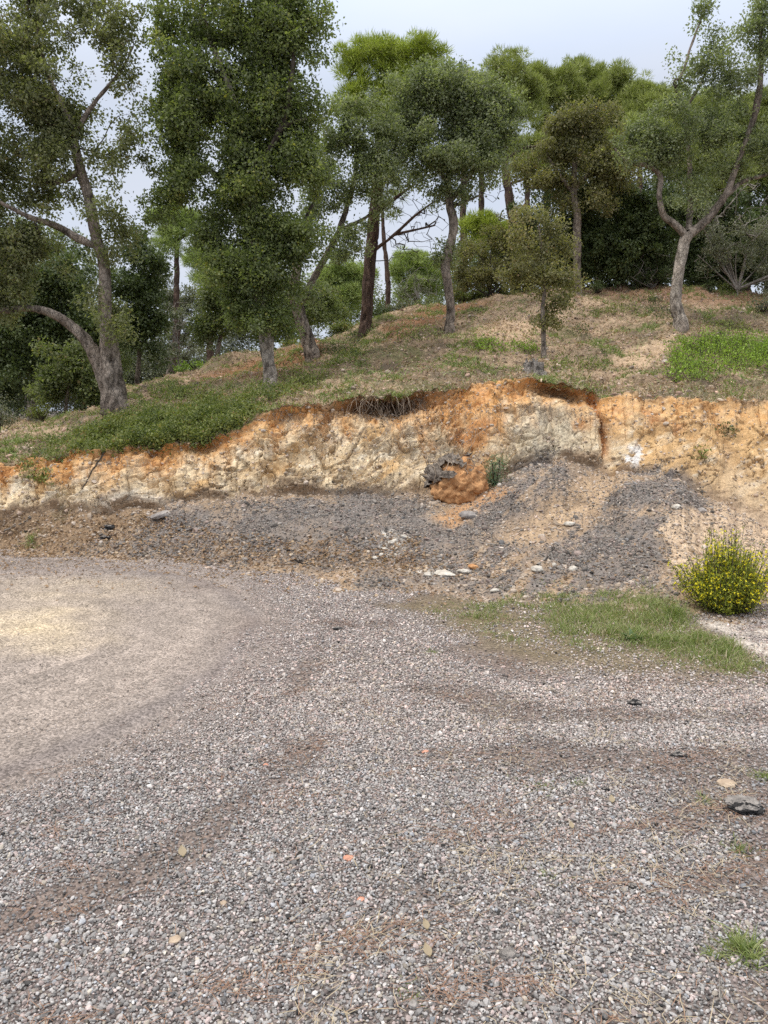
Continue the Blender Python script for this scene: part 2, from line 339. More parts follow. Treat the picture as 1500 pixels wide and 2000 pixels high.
# ------------------------------------------------------------------ the bank and hill as one sheet
T = np.array([
 # x    toe  foot  fd   lip   ld    m1y  m1d   m2y  m2d   cy   cd
 [-2500,1060,1000, 9.0, 915, 9.6,  870, 11.5, 850, 13.5, 832, 17],
 [-200, 1066,1000, 9.0, 915, 9.6,  870, 11.5, 850, 13.5, 832, 17],
 [0,    1072,1000, 9.0, 908, 9.5,  865, 11.5, 845, 13.5, 830, 17],
 [100,  1078, 996, 9.0, 893, 9.5,  850, 11.5, 835, 13.5, 822, 17],
 [200,  1085,1000, 9.0, 878, 9.5,  820, 11.6, 800, 13.0, 795, 17],
 [300,  1092, 988, 9.1, 872, 9.6,  800, 11.7, 765, 14.0, 750, 16.5],
 [400,  1098, 976, 9.2, 858, 9.7,  785, 11.8, 742, 14.2, 722, 16.5],
 [475,  1105, 970, 9.3, 832, 9.8,  770, 11.9, 728, 14.2, 697, 17],
 [510,  1110, 969, 9.3, 803, 9.9,  762, 12.0, 718, 14.3, 688, 17.2],
 [600,  1125, 968, 9.4, 790, 10.0, 745, 12.0, 700, 14.5, 665, 17.5],
 [700,  1150, 966, 9.5, 775, 10.2, 725, 12.1, 675, 14.5, 628, 18],
 [800,  1160, 966, 9.6, 768, 10.3, 710, 12.3, 655, 14.5, 605, 18.5],
 [900,  1165, 955, 9.6, 752, 10.4, 702, 12.3, 650, 14.5, 588, 19],
 [960,  1168, 940, 9.6, 742, 10.4, 702, 12.3, 648, 14.6, 576, 19],
 [1040, 1174, 905, 9.7, 735, 10.4, 700, 12.0, 640, 14.8, 562, 19],
 [1130, 1180, 899, 9.8, 757, 10.4, 702, 12.1, 640, 14.9, 553, 18.8],
 [1180, 1183, 925, 9.7, 770, 10.3, 705, 12.2, 640, 15.0, 552, 18.5],
 [1300, 1188, 925, 9.4, 772, 10.1, 705, 12.2, 642, 15.0, 555, 18.5],
 [1390, 1190, 975, 9.2, 777, 10.0, 710, 12.2, 645, 15.0, 562, 18.5],
 [1500, 1192,1030, 9.0, 782, 9.9,  715, 12.2, 655, 15.0, 570, 18.5],
 [1700, 1190,1040, 9.0, 785, 9.9,  715, 12.2, 655, 15.0, 572, 18.5],
 [4000, 1190,1040, 9.0, 790, 9.9,  715, 12.2, 655, 15.0, 575, 18.5]])
cx = np.concatenate([-np.geomspace(2500, 160, 40), np.arange(-158, 1660, 1.75), np.geomspace(1662, 4000, 40)])
def tb(k):
    v = np.interp(cx, T[:, 0], T[:, k]); inn = slice(40, len(cx) - 40)
    ker = np.hanning(23); ker /= ker.sum(); vv = np.pad(v[inn], 11, 'edge'); v[inn] = np.convolve(vv, ker, 'valid'); return v
toe, foot, fd, lip, ld, m1y, m1d, m2y, m2d, cy_, cd_ = [tb(k) for k in range(1, 12)]
c0 = np.stack([cx * .012, 0 * cx, 0 * cx], -1)
lip = lip + (fbm(c0 * 2, 5, 201, .62) * 10 + ridged(c0 * 5, 2, 203) * 2.5) * sstep(-400, 0, cx)
for cn_, dn_, wn_ in [(1172, 9, 9), (1262, 5, 10), (1322, 6, 8), (1392, 9, 12), (1455, 5, 9), (905, 6, 12), (628, 7, 9), (700, -5, 16), (1230, -5, 14), (1350, -5, 12), (560, -6, 14)]: lip = lip + dn_ * np.exp(-((cx - cn_) / wn_) ** 2)
foot = foot + fbm(c0 * 1.8, 5, 211, .6) * 13
# depth of the toe: where that ray meets z = 0
a_, yy, zz = ray(cx, toe); toeD = yy * (-H / zz)
NC = len(cx)
def PP(yv, dv): return P(cx, yv, dv)
rows = []; tags = []
def seg(A, B, n, tag, ease=None):
    for t in np.arange(n) / n:
        rows.append(A * (1 - t) + B * t); tags.append((tag, t))
pToe = np.stack([a_ * toeD / yy, toeD, 0 * cx], -1)
p0 = pToe.copy(); p0[:, 0] *= (toeD - .9) / toeD; p0[:, 1] -= .9; p0[:, 2] = -.10
pFoot = PP(foot, fd); pLip = PP(lip, ld)
pMid = pToe * .5 + pFoot * .5; pMid[:, 2] = pFoot[:, 2] * .40
pM1 = PP(m1y, m1d); pM2 = PP(m2y, m2d); pC = PP(cy_, cd_)
def ext(p, dY, z): 
    r = p.copy(); s = (p[:, 1] + dY) / p[:, 1]; r[:, 0] *= s; r[:, 1] += dY; r[:, 2] = z; return r
pB1 = ext(pC, 5, pC[:, 2] - .35 * np.clip(pC[:, 2] - 1.3, 0, 1.2) - .1)
pB2 = ext(pC, 25, np.minimum(pC[:, 2] - .5, 1.6)); pB3 = ext(pC, 150, .4 + 0 * cx)
seg(p0, pToe, 14, 0); seg(pToe, pMid, 62, 1); seg(pMid, pFoot, 62, 2); seg(pFoot, pLip, 130, 3)
seg(pLip, pM1, 80, 4); seg(pM1, pM2, 70, 5); seg(pM2, pC, 70, 6); seg(pC, pB1, 26, 7); seg(pB1, pB2, 20, 8); seg(pB2, pB3, 10, 9)
rows.append(pB3); tags.append((9, 1.0))
G = np.array(rows); NR = len(G)
tg = np.array([t[0] for t in tags]); tt = np.array([t[1] for t in tags])
# soften the kinks of talus and hill (never the sharp lip)
def smooth_rows(lo, hi, w):
    ker = np.hanning(2 * w + 3)[1:-1]; ker /= ker.sum()
    blk = G[lo:hi].copy(); pad = np.pad(blk, ((w, w), (0, 0), (0, 0)), 'reflect', reflect_type='odd')
    out = sum(ker[k] * pad[k:k + len(blk)] for k in range(2 * w + 1)); G[lo:hi] = out
smooth_rows(0, np.where(tg == 3)[0][0] - 2, 16)
smooth_rows(np.where(tg == 4)[0][0] + 1, NR, 14)
cv = np.where(tg == 3, tt, np.where(tg < 3, 0, 1))                     # 0 foot .. 1 lip
CVg = np.repeat(cv[:, None], NC, 1).ravel(); CX = np.repeat(cx[None], NR, 0).ravel(); TG = np.repeat(tg[:, None], NC, 1).ravel()
TT = np.repeat(tt[:, None], NC, 1).ravel()
V = G.reshape(-1, 3)
def normals(V):
    g = V.reshape(NR, NC, 3); du = np.gradient(g, axis=1); dv = np.gradient(g, axis=0); n = np.cross(du, dv)
    return unit(n).reshape(-1, 3)
nrm = normals(V)
# slow change of depth along the face: bays, the gully at x 1175, hollows under the lip
isC = np.where(TG == 3, 1.0, 0.0); env = np.sin(np.pi * np.clip(CVg, 0, 1)) ** .7 * isC
w1 = fbm(np.stack([V[:, 0] * .9, V[:, 2] * .5, 0 * CX], -1), 3, 301)
w2_ = ridged(np.stack([V[:, 0] * .75 + V[:, 2] * .35 + 7, 0 * CX, V[:, 2] * .15], -1), 3, 303)
rec = w1 * .20 * env - (w2_ - .45) * .13 * env * sstep(-.2, .3, w1 + .2)
def g1(c, wd): return np.exp(-((CX - c) / wd) ** 2)
under = np.exp(-((CVg - .86) / .10) ** 2) * isC
rec += under * (.05 + .46 * g1(755, 80) + .30 * g1(1085, 62) + .14 * g1(560, 60) + .08 * g1(350, 120) - .06 * g1(970, 40))
rec += env * (.28 * g1(1172 + 12 * np.sin(CVg * 5), 11) + .12 * g1(1085, 55) * np.exp(-((CVg - .45) / .35) ** 2) + .10 * g1(880, 40) + .10 * g1(150, 14) + .10 * g1(1392 + 30 * np.sin(CVg * 4), 14) + .045 * g1(1310 - 46 * CVg, 10) + .06 * g1(1262 + 26 * np.sin(CVg * 6), 12) * sstep(.3, .6, CVg) + .05 * g1(1455 - 34 * CVg, 16) * sstep(.8, .4, CVg) + .05 * g1(628 + 18 * CVg, 12) + .08 * g1(905, 12) - .12 * g1(1235, 30) - .10 * g1(960, 35))
V = V + np.array([0, 1.0, 0]) * rec[:, None]
# mounds of tipped gravel on the talus, and the rest of the relief
bx, by = proj(V)
tal = np.where(TG <= 2, 1.0, 0.0) * np.where(TG == 0, TT, 1) * np.where(TG == 2, 1 - TT ** 3, 1)
V[:, 2] += tal * (.26 * ell(bx, by, 1285, 1010, 120, 80, .8) + .16 * ell(bx, by, 1050, 960, 70, 70, .8) + .16 * ell(bx, by, 560, 1020, 250, 45, .8) - .08 * ell(bx, by, 1140, 1000, 60, 50, .8))
hill = np.where(TG >= 4, 1.0, 0.0) * np.where(TG == 4, sstep(0, .25, TT), 1)
disp = tal * (fbm(V * 1.4, 3, 311) * .06 + fbm(V * 5, 4, 313) * .035)
disp += hill * (fbm(V * .7, 3, 321) * .20 + fbm(V * 2.6, 3, 322) * .07 + fbm(V * 6.5, 4, 323) * .035) * np.where(TG >= 7, .6, 1)
cm = isC * sstep(0, .08, CVg) * sstep(1.0, .97, CVg)
# rock: tilted beds, ribs and broken facets
ca, sa = math.cos(.45), math.sin(.45)
rt = np.stack([V[:, 0] * ca + V[:, 2] * sa, V[:, 1], -V[:, 0] * sa + V[:, 2] * ca], -1)
wq = fbm(V * 1.7, 3, 331)[:, None]
f1, f2, cid = worley(rt * np.array([1.9, 2.2, 3.0]) + wq * .9, 5)
f1b, f2b, cidb = worley(rt * np.array([6, 6, 10.]) + wq * 1.6, 6)
f1c, f2c, cidc = worley(V * np.array([17, 17, 24.]) + wq * 2, 7)
flute = ridged(np.stack([V[:, 0] * 1.9 + V[:, 2] * .5 + wq[:, 0] * .5, V[:, 1], V[:, 2] * .55], -1), 3, 335)
ph = rt[:, 2] * 6.2 + fbm(V * 1.3, 4, 336) * 2.2; saw = ph - np.floor(ph)
ph2 = rt[:, 2] * 15 + fbm(V * 2.1, 4, 338) * 3.0; saw2 = ph2 - np.floor(ph2)
craggy = sstep(-.25, .35, fbm(V * np.array([.9, 1, 1.4]), 3, 339) + .25 * sstep(1250, 900, CX))
crag2 = sstep(0, .4, fbm(V * 2.0, 3, 340))
soft_ = (1 - .40 * sstep(1180, 1300, CX)) * (1 - .5 * sstep(1150, 1420, CX) * sstep(.8, .2, CVg)) * (1 - .45 * sstep(-.05, .4, fbm(V * np.array([.7, 1, .9]) + 31, 3, 348)))
crease = np.exp(-((f2 - f1) / .05) ** 2); crease2 = np.exp(-((f2b - f1b) / .08) ** 2) * craggy
disp += cm * soft_ * ((cid - .5) * .07 - .022 * crease + (flute - .4) * .055 + craggy * (saw - .5) * .070 + crag2 * (saw2 - .5) * .034 + (cidb - .5) * .016 * craggy - .006 * crease2 + (cidc - .5) * .009)
n_a = fbm(rt * np.array([1.7, 2, 4.6]) + 11, 4, 345, .55); n_b = fbm(np.stack([V[:, 0] * 2.6 + V[:, 2] * .8, V[:, 1], V[:, 2] * .7], -1), 4, 347, .55)
crk = np.maximum(np.exp(-(n_a / .022) ** 2) * sstep(-.1, .2, fbm(V * 1.1, 3, 349)), np.exp(-(n_b / .018) ** 2) * sstep(.0, .3, fbm(V * .9 + 5, 3, 350)))
disp -= cm * crk * .045
disp += cm * soft_ * (fbm(V * 3.2, 5, 341, .52) * .040 + ridged(np.stack([V[:, 0] * 7, V[:, 1], V[:, 2] * 2], -1), 2, 343) * .012 * sstep(900, 1200, CX))
V = V + nrm * disp[:, None]
# turf lip: ragged, overhanging
lipm = np.where((TG == 4) & (TT < .10), 1 - TT / .10, 0) + np.where((TG == 3) & (CVg > .93), (CVg - .93) / .07, 0)
V[:, 2] += lipm * fbm(V * 5, 3, 355) * .05
V[:, 1] -= lipm * (.16 * np.clip(fbm(np.stack([CX * .03, 0 * CX, V[:, 2] * 0], -1), 3, 351), -.1, 1) + .12 * g1(755, 85) + .08 * g1(1085, 62) + .03 * fbm(V * 8, 2, 353))
bx, by = proj(V)
kv = fbm(V * 2.2, 4, 401); kf = fbm(V * 11, 3, 403); kz = fbm(rt * np.array([1.3, 1.5, 5.5]), 4, 405); ks = fbm(V * .6, 3, 407)
k5 = fbm(rt * np.array([5, 5, 19.]), 3, 409)
# ---- what the bank is made of, with shade painted into the hollows under the lip
cream = np.array([.73, .585, .385]); pale_ = np.array([.78, .69, .53]); orange = np.array([.60, .315, .115]); rust = np.array([.46, .20, .075]); tan = np.array([.60, .40, .20]); greyc = np.array([.50, .455, .35])
c = np.repeat(tan[None], len(V), 0)
def mix(c, col, m): m = np.clip(m, 0, 1)[:, None]; return c * (1 - m) + np.array(col) * m
topband = .70 - .10 * g1(300, 160) + .10 * g1(650, 90) - .22 * g1(930, 90) - .12 * g1(1250, 90)
streak = fbm(np.stack([V[:, 0] * 5 + V[:, 2] * 1.2, V[:, 1], V[:, 2] * .9], -1), 4, 411)
orng = sstep(topband - .30, topband + .26, CVg + .20 * kv + .14 * kz + .22 * streak)
orng = np.maximum(orng, sstep(-.1, .5, kv + .5 * kz) * .75 * (g1(930, 60) + .9 * g1(1180, 35) + .5 * g1(1300, 110)))
orng = np.maximum(orng, .9 * sstep(60, 20, np.abs(CX - 120)) * sstep(.3, .5, CVg + .2 * kv))
c = mix(c, cream, sstep(-.35, .25, kz + .4 * kv + .35 - .8 * sstep(1180, 1300, CX)))
c = mix(c, pale_, sstep(.05, .6, k5 * .8 + kz * .7) * .8)
c = mix(c, tan * .8, sstep(.1, .6, streak * .8 + kv * .5) * .55); c = mix(c, (.24, .155, .09), .62 * crk * isC); c = mix(c, (.34, .22, .12), np.clip(crease * .30 + crease2 * .12 + .45 * (saw > .9) * craggy * sstep(0, .3, kf + .1), 0, .6) * isC)
c = mix(c, greyc, .7 * ell(bx, by, 1075, 850, 75, 55, .5)); c = mix(c, greyc, .5 * ell(bx, by, 860, 840, 60, 40, .6))
orange = orange * (1 - sstep(1160, 1260, CX)[:, None]) + np.array([.66, .43, .215]) * sstep(1160, 1260, CX)[:, None]
def mixv(c, col, m): m = np.clip(m, 0, 1)[:, None]; return c * (1 - m) + col * m
c = mixv(c, orange, orng * (.85 + .2 * kf))
c = mix(c, rust, sstep(.35, .9, orng * .5 + kv * .7 + k5 * .35) * .50 * sstep(.35, .8, orng) * sstep(.97, .85, CVg))
c = mix(c, (.66, .36, .14), sstep(0, .5, -kv + .5 * kf) * .6 * orng)
c = mix(c, rust, .8 * g1(1172 + 12 * np.sin(CVg * 5), 8) * isC * sstep(.02, .3, CVg)); c = mix(c, (.46, .27, .13), .5 * isC * sstep(.15, .7, CVg) * g1(1392 + 30 * np.sin(CVg * 4), 9)); c = mix(c, (.82, .79, .74), ell(bx + 20 * kf, by, 1240, 892, 14, 24, .5))
c = mix(c, (.80, .76, .68), .6 * ell(bx + 30 * kf, by, 255, 985, 70, 22, .6))
c = mix(c, (.60, .46, .30), sstep(1330, 1450, CX) * sstep(.55, .2, CVg + .1 * kv) * .8)
c = mix(c, (.13, .085, .055), sstep(.72, .85, CVg + .05 * kv) * np.clip(g1(755, 78) * 1.1 + .6 * g1(1085, 50) - .1, 0, .85) * isC)  # dark topsoil; the shade of the hollows under the lip is painted in too
c = mix(c, (.42, .29, .175), sstep(.93, .97, CVg + .05 * kv + .02 * kf) * .8 * isC * (1 - .8 * g1(965, 90)))
# talus
talus_c = np.array([.37, .27, .18]) * (1 + .2 * kv[:, None])
gr = np.maximum.reduce([
    polymask(bx + 26 * kv + 14 * kf, by + 18 * kv + 8 * kf, [(150, 1085), (250, 1030), (345, 992), (470, 976), (520, 985), (620, 968), (700, 962), (830, 975), (835, 1010), (900, 1045), (860, 1085), (780, 1110), (400, 1105)], 18),
    polymask(bx + 26 * kv + 14 * kf, by + 18 * kv + 8 * kf, [(965, 975), (1000, 908), (1080, 893), (1140, 905), (1075, 955), (1020, 1010), (950, 1070), (850, 1080), (900, 1020)], 22),
    polymask(bx + 26 * kv + 14 * kf, by + 18 * kv + 8 * kf, [(1370, 945), (1382, 988), (1305, 1008), (1290, 1050), (1310, 1105), (1230, 1160), (1040, 1165), (1020, 1115), (1130, 1040), (1180, 985), (1250, 925), (1330, 918)], 20),
    .75 * polymask(bx + 14 * kv, by, [(700, 1060), (1000, 1060), (1320, 1120), (1330, 1190), (700, 1170)], 16)])
diag = fbm(np.stack([(bx + by) * .022, (bx - by) * .005, 0 * bx], -1), 4, 431) * sstep(880, 980, bx)
gr = gr * (1 - .85 * sstep(.12, .42, diag + .12 * kf))
gr = gr * np.clip(.92 + .9 * fbm(V * 1.6, 4, 421) + .3 * kf, .15, 1)
ttop = np.where(TG < 3, 1.0, sstep(.17, .0, CVg + .14 * kv + .05 * kf))
c = c * (1 - ttop[:, None]) + talus_c * ttop[:, None]
c = mix(c, (.225, .200, .182), gr * (1 + .3 * kv) * (.94 + .2 * kf) * np.where(TG <= 3, sstep(.35, .2, CVg), 0))
GRAV = gr * np.where(TG <= 2, 1, sstep(.35, .1, CVg) * (TG == 3))
c = mix(c, (.50, .29, .15), .8 * polymask(bx + 10 * kv, by, [(850, 1010), (960, 950), (1010, 960), (930, 1000), (880, 1035)], 10) * (TG <= 3))
c = mix(c, (.54, .40, .26), .75 * sstep(-.5, .3, kf + kv) * polymask(bx + 10 * kv, by + 8 * kf, [(1180, 930), (1240, 925), (1140, 1010), (1060, 1055), (1000, 1060), (1080, 990)], 14) * (TG <= 3))
c = mix(c, (.60, .46, .32), .85 * polymask(bx + 26 * kv, by + 16 * kf, [(1300, 1010), (1385, 990), (1420, 985), (1700, 1040), (1700, 1130), (1330, 1130), (1290, 1050)], 14) * (TG <= 3))
c = mix(c, (.72, .68, .60), .8 * np.maximum(ell(bx + 20 * kf, by + 8 * kv, 765, 1062, 26, 26, .4), ell(bx + 30 * kf, by, 880, 1118, 60, 7, .5)) * sstep(-.3, .2, kf) * (TG < 3))
leafz = polymask(bx + 15 * kv, by, [(-900, 990), (0, 1000), (150, 1000), (310, 1000), (250, 1030), (170, 1085), (-900, 1090)], 12) * (TG < 3)
c = mix(c, (.27, .19, .12), leafz * .8)
# hill
hm = (TG >= 4)
hc = np.repeat(np.array([[.25, .185, .125]]), len(V), 0) * (1 + .25 * kf[:, None])
hc = mix(hc, (.16, .125, .088), sstep(-.15, .4, kv)); hc = mix(hc, (.13, .14, .06), sstep(.05, .5, fbm(V * 1.3, 4, 425) + .15 * (CX < 750)) * .6); hc = mix(hc, (.46, .34, .23), sstep(.0, .5, ks + .6 * kf + .3 * fbm(V * 3.3, 3, 429)) * .75)
red = np.maximum(polymask(bx + 12 * kv, by, [(380, 740), (560, 680), (620, 650), (640, 680), (600, 715), (480, 740)], 12), polymask(bx + 12 * kv, by, [(740, 640), (860, 590), (960, 590), (880, 620), (760, 665)], 12))
hc = mix(hc, (.30, .155, .085), red * .85)
hc = mix(hc, (.27, .15, .095), .7 * polymask(bx + 12 * kv, by, [(1130, 545), (1500, 555), (1500, 600), (1300, 590), (1150, 575)], 14))
sand = np.maximum.reduce([polymask(bx + 16 * kv, by + 5 * kf, [(880, 660), (960, 625), (1080, 590), (1180, 585), (1120, 620), (1010, 668)], 12),
                          polymask(bx + 16 * kv, by + 5 * kf, [(1170, 700), (1230, 680), (1330, 645), (1350, 665), (1310, 690), (1240, 725)], 10),
                          .8 * polymask(bx + 10 * kv, by, [(262, 775), (300, 755), (360, 735), (370, 745), (330, 770), (280, 785)], 6),
                          .8 * polymask(bx + 10 * kv, by, [(-100, 850), (50, 825), (130, 822), (120, 845), (30, 860)], 8)])
hc = mix(hc, (.55, .405, .27), sand * .85)
hc = mix(hc, (.15, .115, .08), sstep(.2, .0, TT) * (TG == 4) * .35)
c = np.where(hm[:, None], hc, c)
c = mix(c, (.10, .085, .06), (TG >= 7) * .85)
c = np.clip(c, .01, .9)
j = np.arange(NR - 1)[:, None] * NC + np.arange(NC - 1)[None]
bF = np.stack([j, j + 1, j + NC + 1, j + NC], -1).reshape(-1, 4)
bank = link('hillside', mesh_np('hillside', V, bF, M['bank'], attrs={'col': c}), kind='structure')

# ---- surface lookups
bvh = BVHTree.FromPolygons(np.concatenate([gV, V]).tolist(), np.concatenate([gF, bF + len(gV)]).tolist())
def hit(px, py):
    a, yv, zv = ray(px, py); r = bvh.ray_cast(Vector((0, 0, H)), Vector((float(a), float(yv), float(zv))).normalized(), 300)
    return np.array(r[0]) if r[0] else None
def drop(x, y):
    r = bvh.ray_cast(Vector((x, y, 40)), Vector((0, 0, -1)), 100); return r[0].z if r[0] else 0.0
fc = V[bF].mean(1); fp = fc; fpx, fpy = proj(fc); fTG = TG[bF[:, 0]]; fTT = TT[bF[:, 0]]
e1 = V[bF[:, 1]] - V[bF[:, 0]]; e2 = V[bF[:, 3]] - V[bF[:, 0]]; fN = np.cross(e1, e2); fA = np.linalg.norm(fN, axis=1); fN = unit(fN)
fG = GRAV[bF[:, 0]]
def on_bank(wt, n):
    p = wt * fA; p = p / p.sum(); k = rng.choice(len(bF), n, p=p); u = rng.random((n, 2))
    return V[bF[k, 0]] + e1[k] * u[:, :1] + e2[k] * u[:, 1:], fN[k]

# ------------------------------------------------------------------ scattered meshes: leaves, blades, needles
def leaves(C, A, Nn, Ls, Ws, fold=.18):
    """C base points, A leaf axes, Nn leaf normals -> diamonds folded along the midrib"""
    S = unit(np.cross(A, Nn)); Nn = np.cross(S, A); Ls = Ls[:, None]; Ws = Ws[:, None]
    m = C + A * Ls * .45 + Nn * Ws * fold
    Vx = np.stack([C, m + S * Ws * .5, C + A * Ls, m - S * Ws * .5], 1).reshape(-1, 3)
    return Vx, np.arange(len(C) * 4).reshape(-1, 4)
def blades(C, D, Ls, Ws, bend=.5):
    n = len(C); S = unit(np.cross(D, rng.normal(size=(n, 3)))); hd = rng.normal(size=(n, 3)); hd[:, 2] = -.3; hd = unit(hd)
    Ls = Ls[:, None]; Ws = Ws[:, None]
    m = C + D * Ls * .55 + hd * Ls * bend * .18; t = C + D * Ls * .9 + hd * Ls * bend * .6
    Vx = np.stack([C - S * Ws * .5, C + S * Ws * .5, m + S * Ws * .4, m - S * Ws * .4, t], 1).reshape(-1, 3)
    b = np.arange(n)[:, None] * 5
    return Vx, [b + np.array([[0, 1, 2, 3]]), b + np.array([[3, 2, 4]])]
def rdir(n): return unit(rng.normal(size=(n, 3)))
def rr(n, k, f=None): 
    r = rng.random(n); return np.repeat(r, k)

def cloud(blobs, d, dens, mcl, rcl, gap=-.35, clump=1.3):
    """twig tips of a crown: blobs are (px, py, rx, ry, density[, depth shift]) in photograph pixels"""
    out = []
    for b in blobs:
        dd = b[5] if len(b) > 5 else 0; dn = b[4] if len(b) > 4 else 1; D = d + dd; k = D / F
        cpt = P(b[0], b[1], D); rx, ry = b[2] * k, b[3] * k; rz = min(max(rx, ry), (rx + ry) * .5) * .9
        n = max(4, int(dens * dn * math.pi * rx * ry / mcl)); ns = int(np.clip(math.sqrt(rx * ry) * 14, 6, 16))
        R_ = np.array([rx, rz, ry]); sub = rdir(ns) * rng.uniform(.20, .88, (ns, 1)); sr = rng.uniform(.34, .60, ns); per = sr ** 2; per = np.maximum(1, (n * per / per.sum()).astype(int))
        for sc_, r_, m_ in zip(sub, sr, per):
            u = unit(rng.normal(size=(m_ * 2, 3)) + [0, 0, .25]); q = cpt + (sc_ + u * (r_ * rng.random(m_ * 2) ** .30)[:, None] * np.array([1, 1, 1.0])) * R_
            q = q + (rng.normal(size=q.shape) * .30 * R_) * (rng.random((len(q), 1)) < .035)
            keep = pn(q * clump, 77) + .5 * pn(q * clump * 2.6, 78) > gap; q = q[keep][:m_]
            if len(q): out.append(q)
    return np.concatenate(out)

def grow(nodes, tips, seg=.16, jit=.03, base_r=.0028, sag=0.0):
    """joins each twig tip to the nearest wood already there; returns the shoots with their radii"""
    pos = [np.array(p) for p in nodes]; n0 = len(pos)
    A = np.zeros((n0 + len(tips) * 14, 3)); A[:n0] = nodes; par = [-1] * n0; cnt = n0; cap = len(A)
    dd = np.full(len(tips), 1e9)
    for k in range(0, len(tips), 200): dd[k:k + 200] = np.linalg.norm(tips[k:k + 200, None] - nodes[None], axis=2).min(1)
    order = np.argsort(dd); shoots = []; use = np.zeros(cap)
    for ti in order:
        t = tips[ti]; v = A[:cnt] - t; dist = np.einsum('ij,ij->i', v, v); dist = dist * (1 + .5 * (v[:, 2] > .1)); k0 = int(np.argmin(dist)); a = A[k0]
        ln = math.sqrt(dist[k0]); m = min(12, max(1, int(ln / seg))); ch = [k0]
        off = rng.normal(size=3) * ln * .10
        for s in range(1, m + 1):
            f = s / m; p = a * (1 - f) + t * f + off * math.sin(math.pi * f) + rng.normal(size=3) * jit * (f < 1); p[2] += sag * math.sin(math.pi * f) * ln
            if cnt >= cap: break
            A[cnt] = p; par.append(ch[-1]); ch.append(cnt); cnt += 1
        shoots.append(ch)
        k = ch[-1]
        while k >= n0: use[k] += 1; k = par[k]
    return A, shoots, use, n0

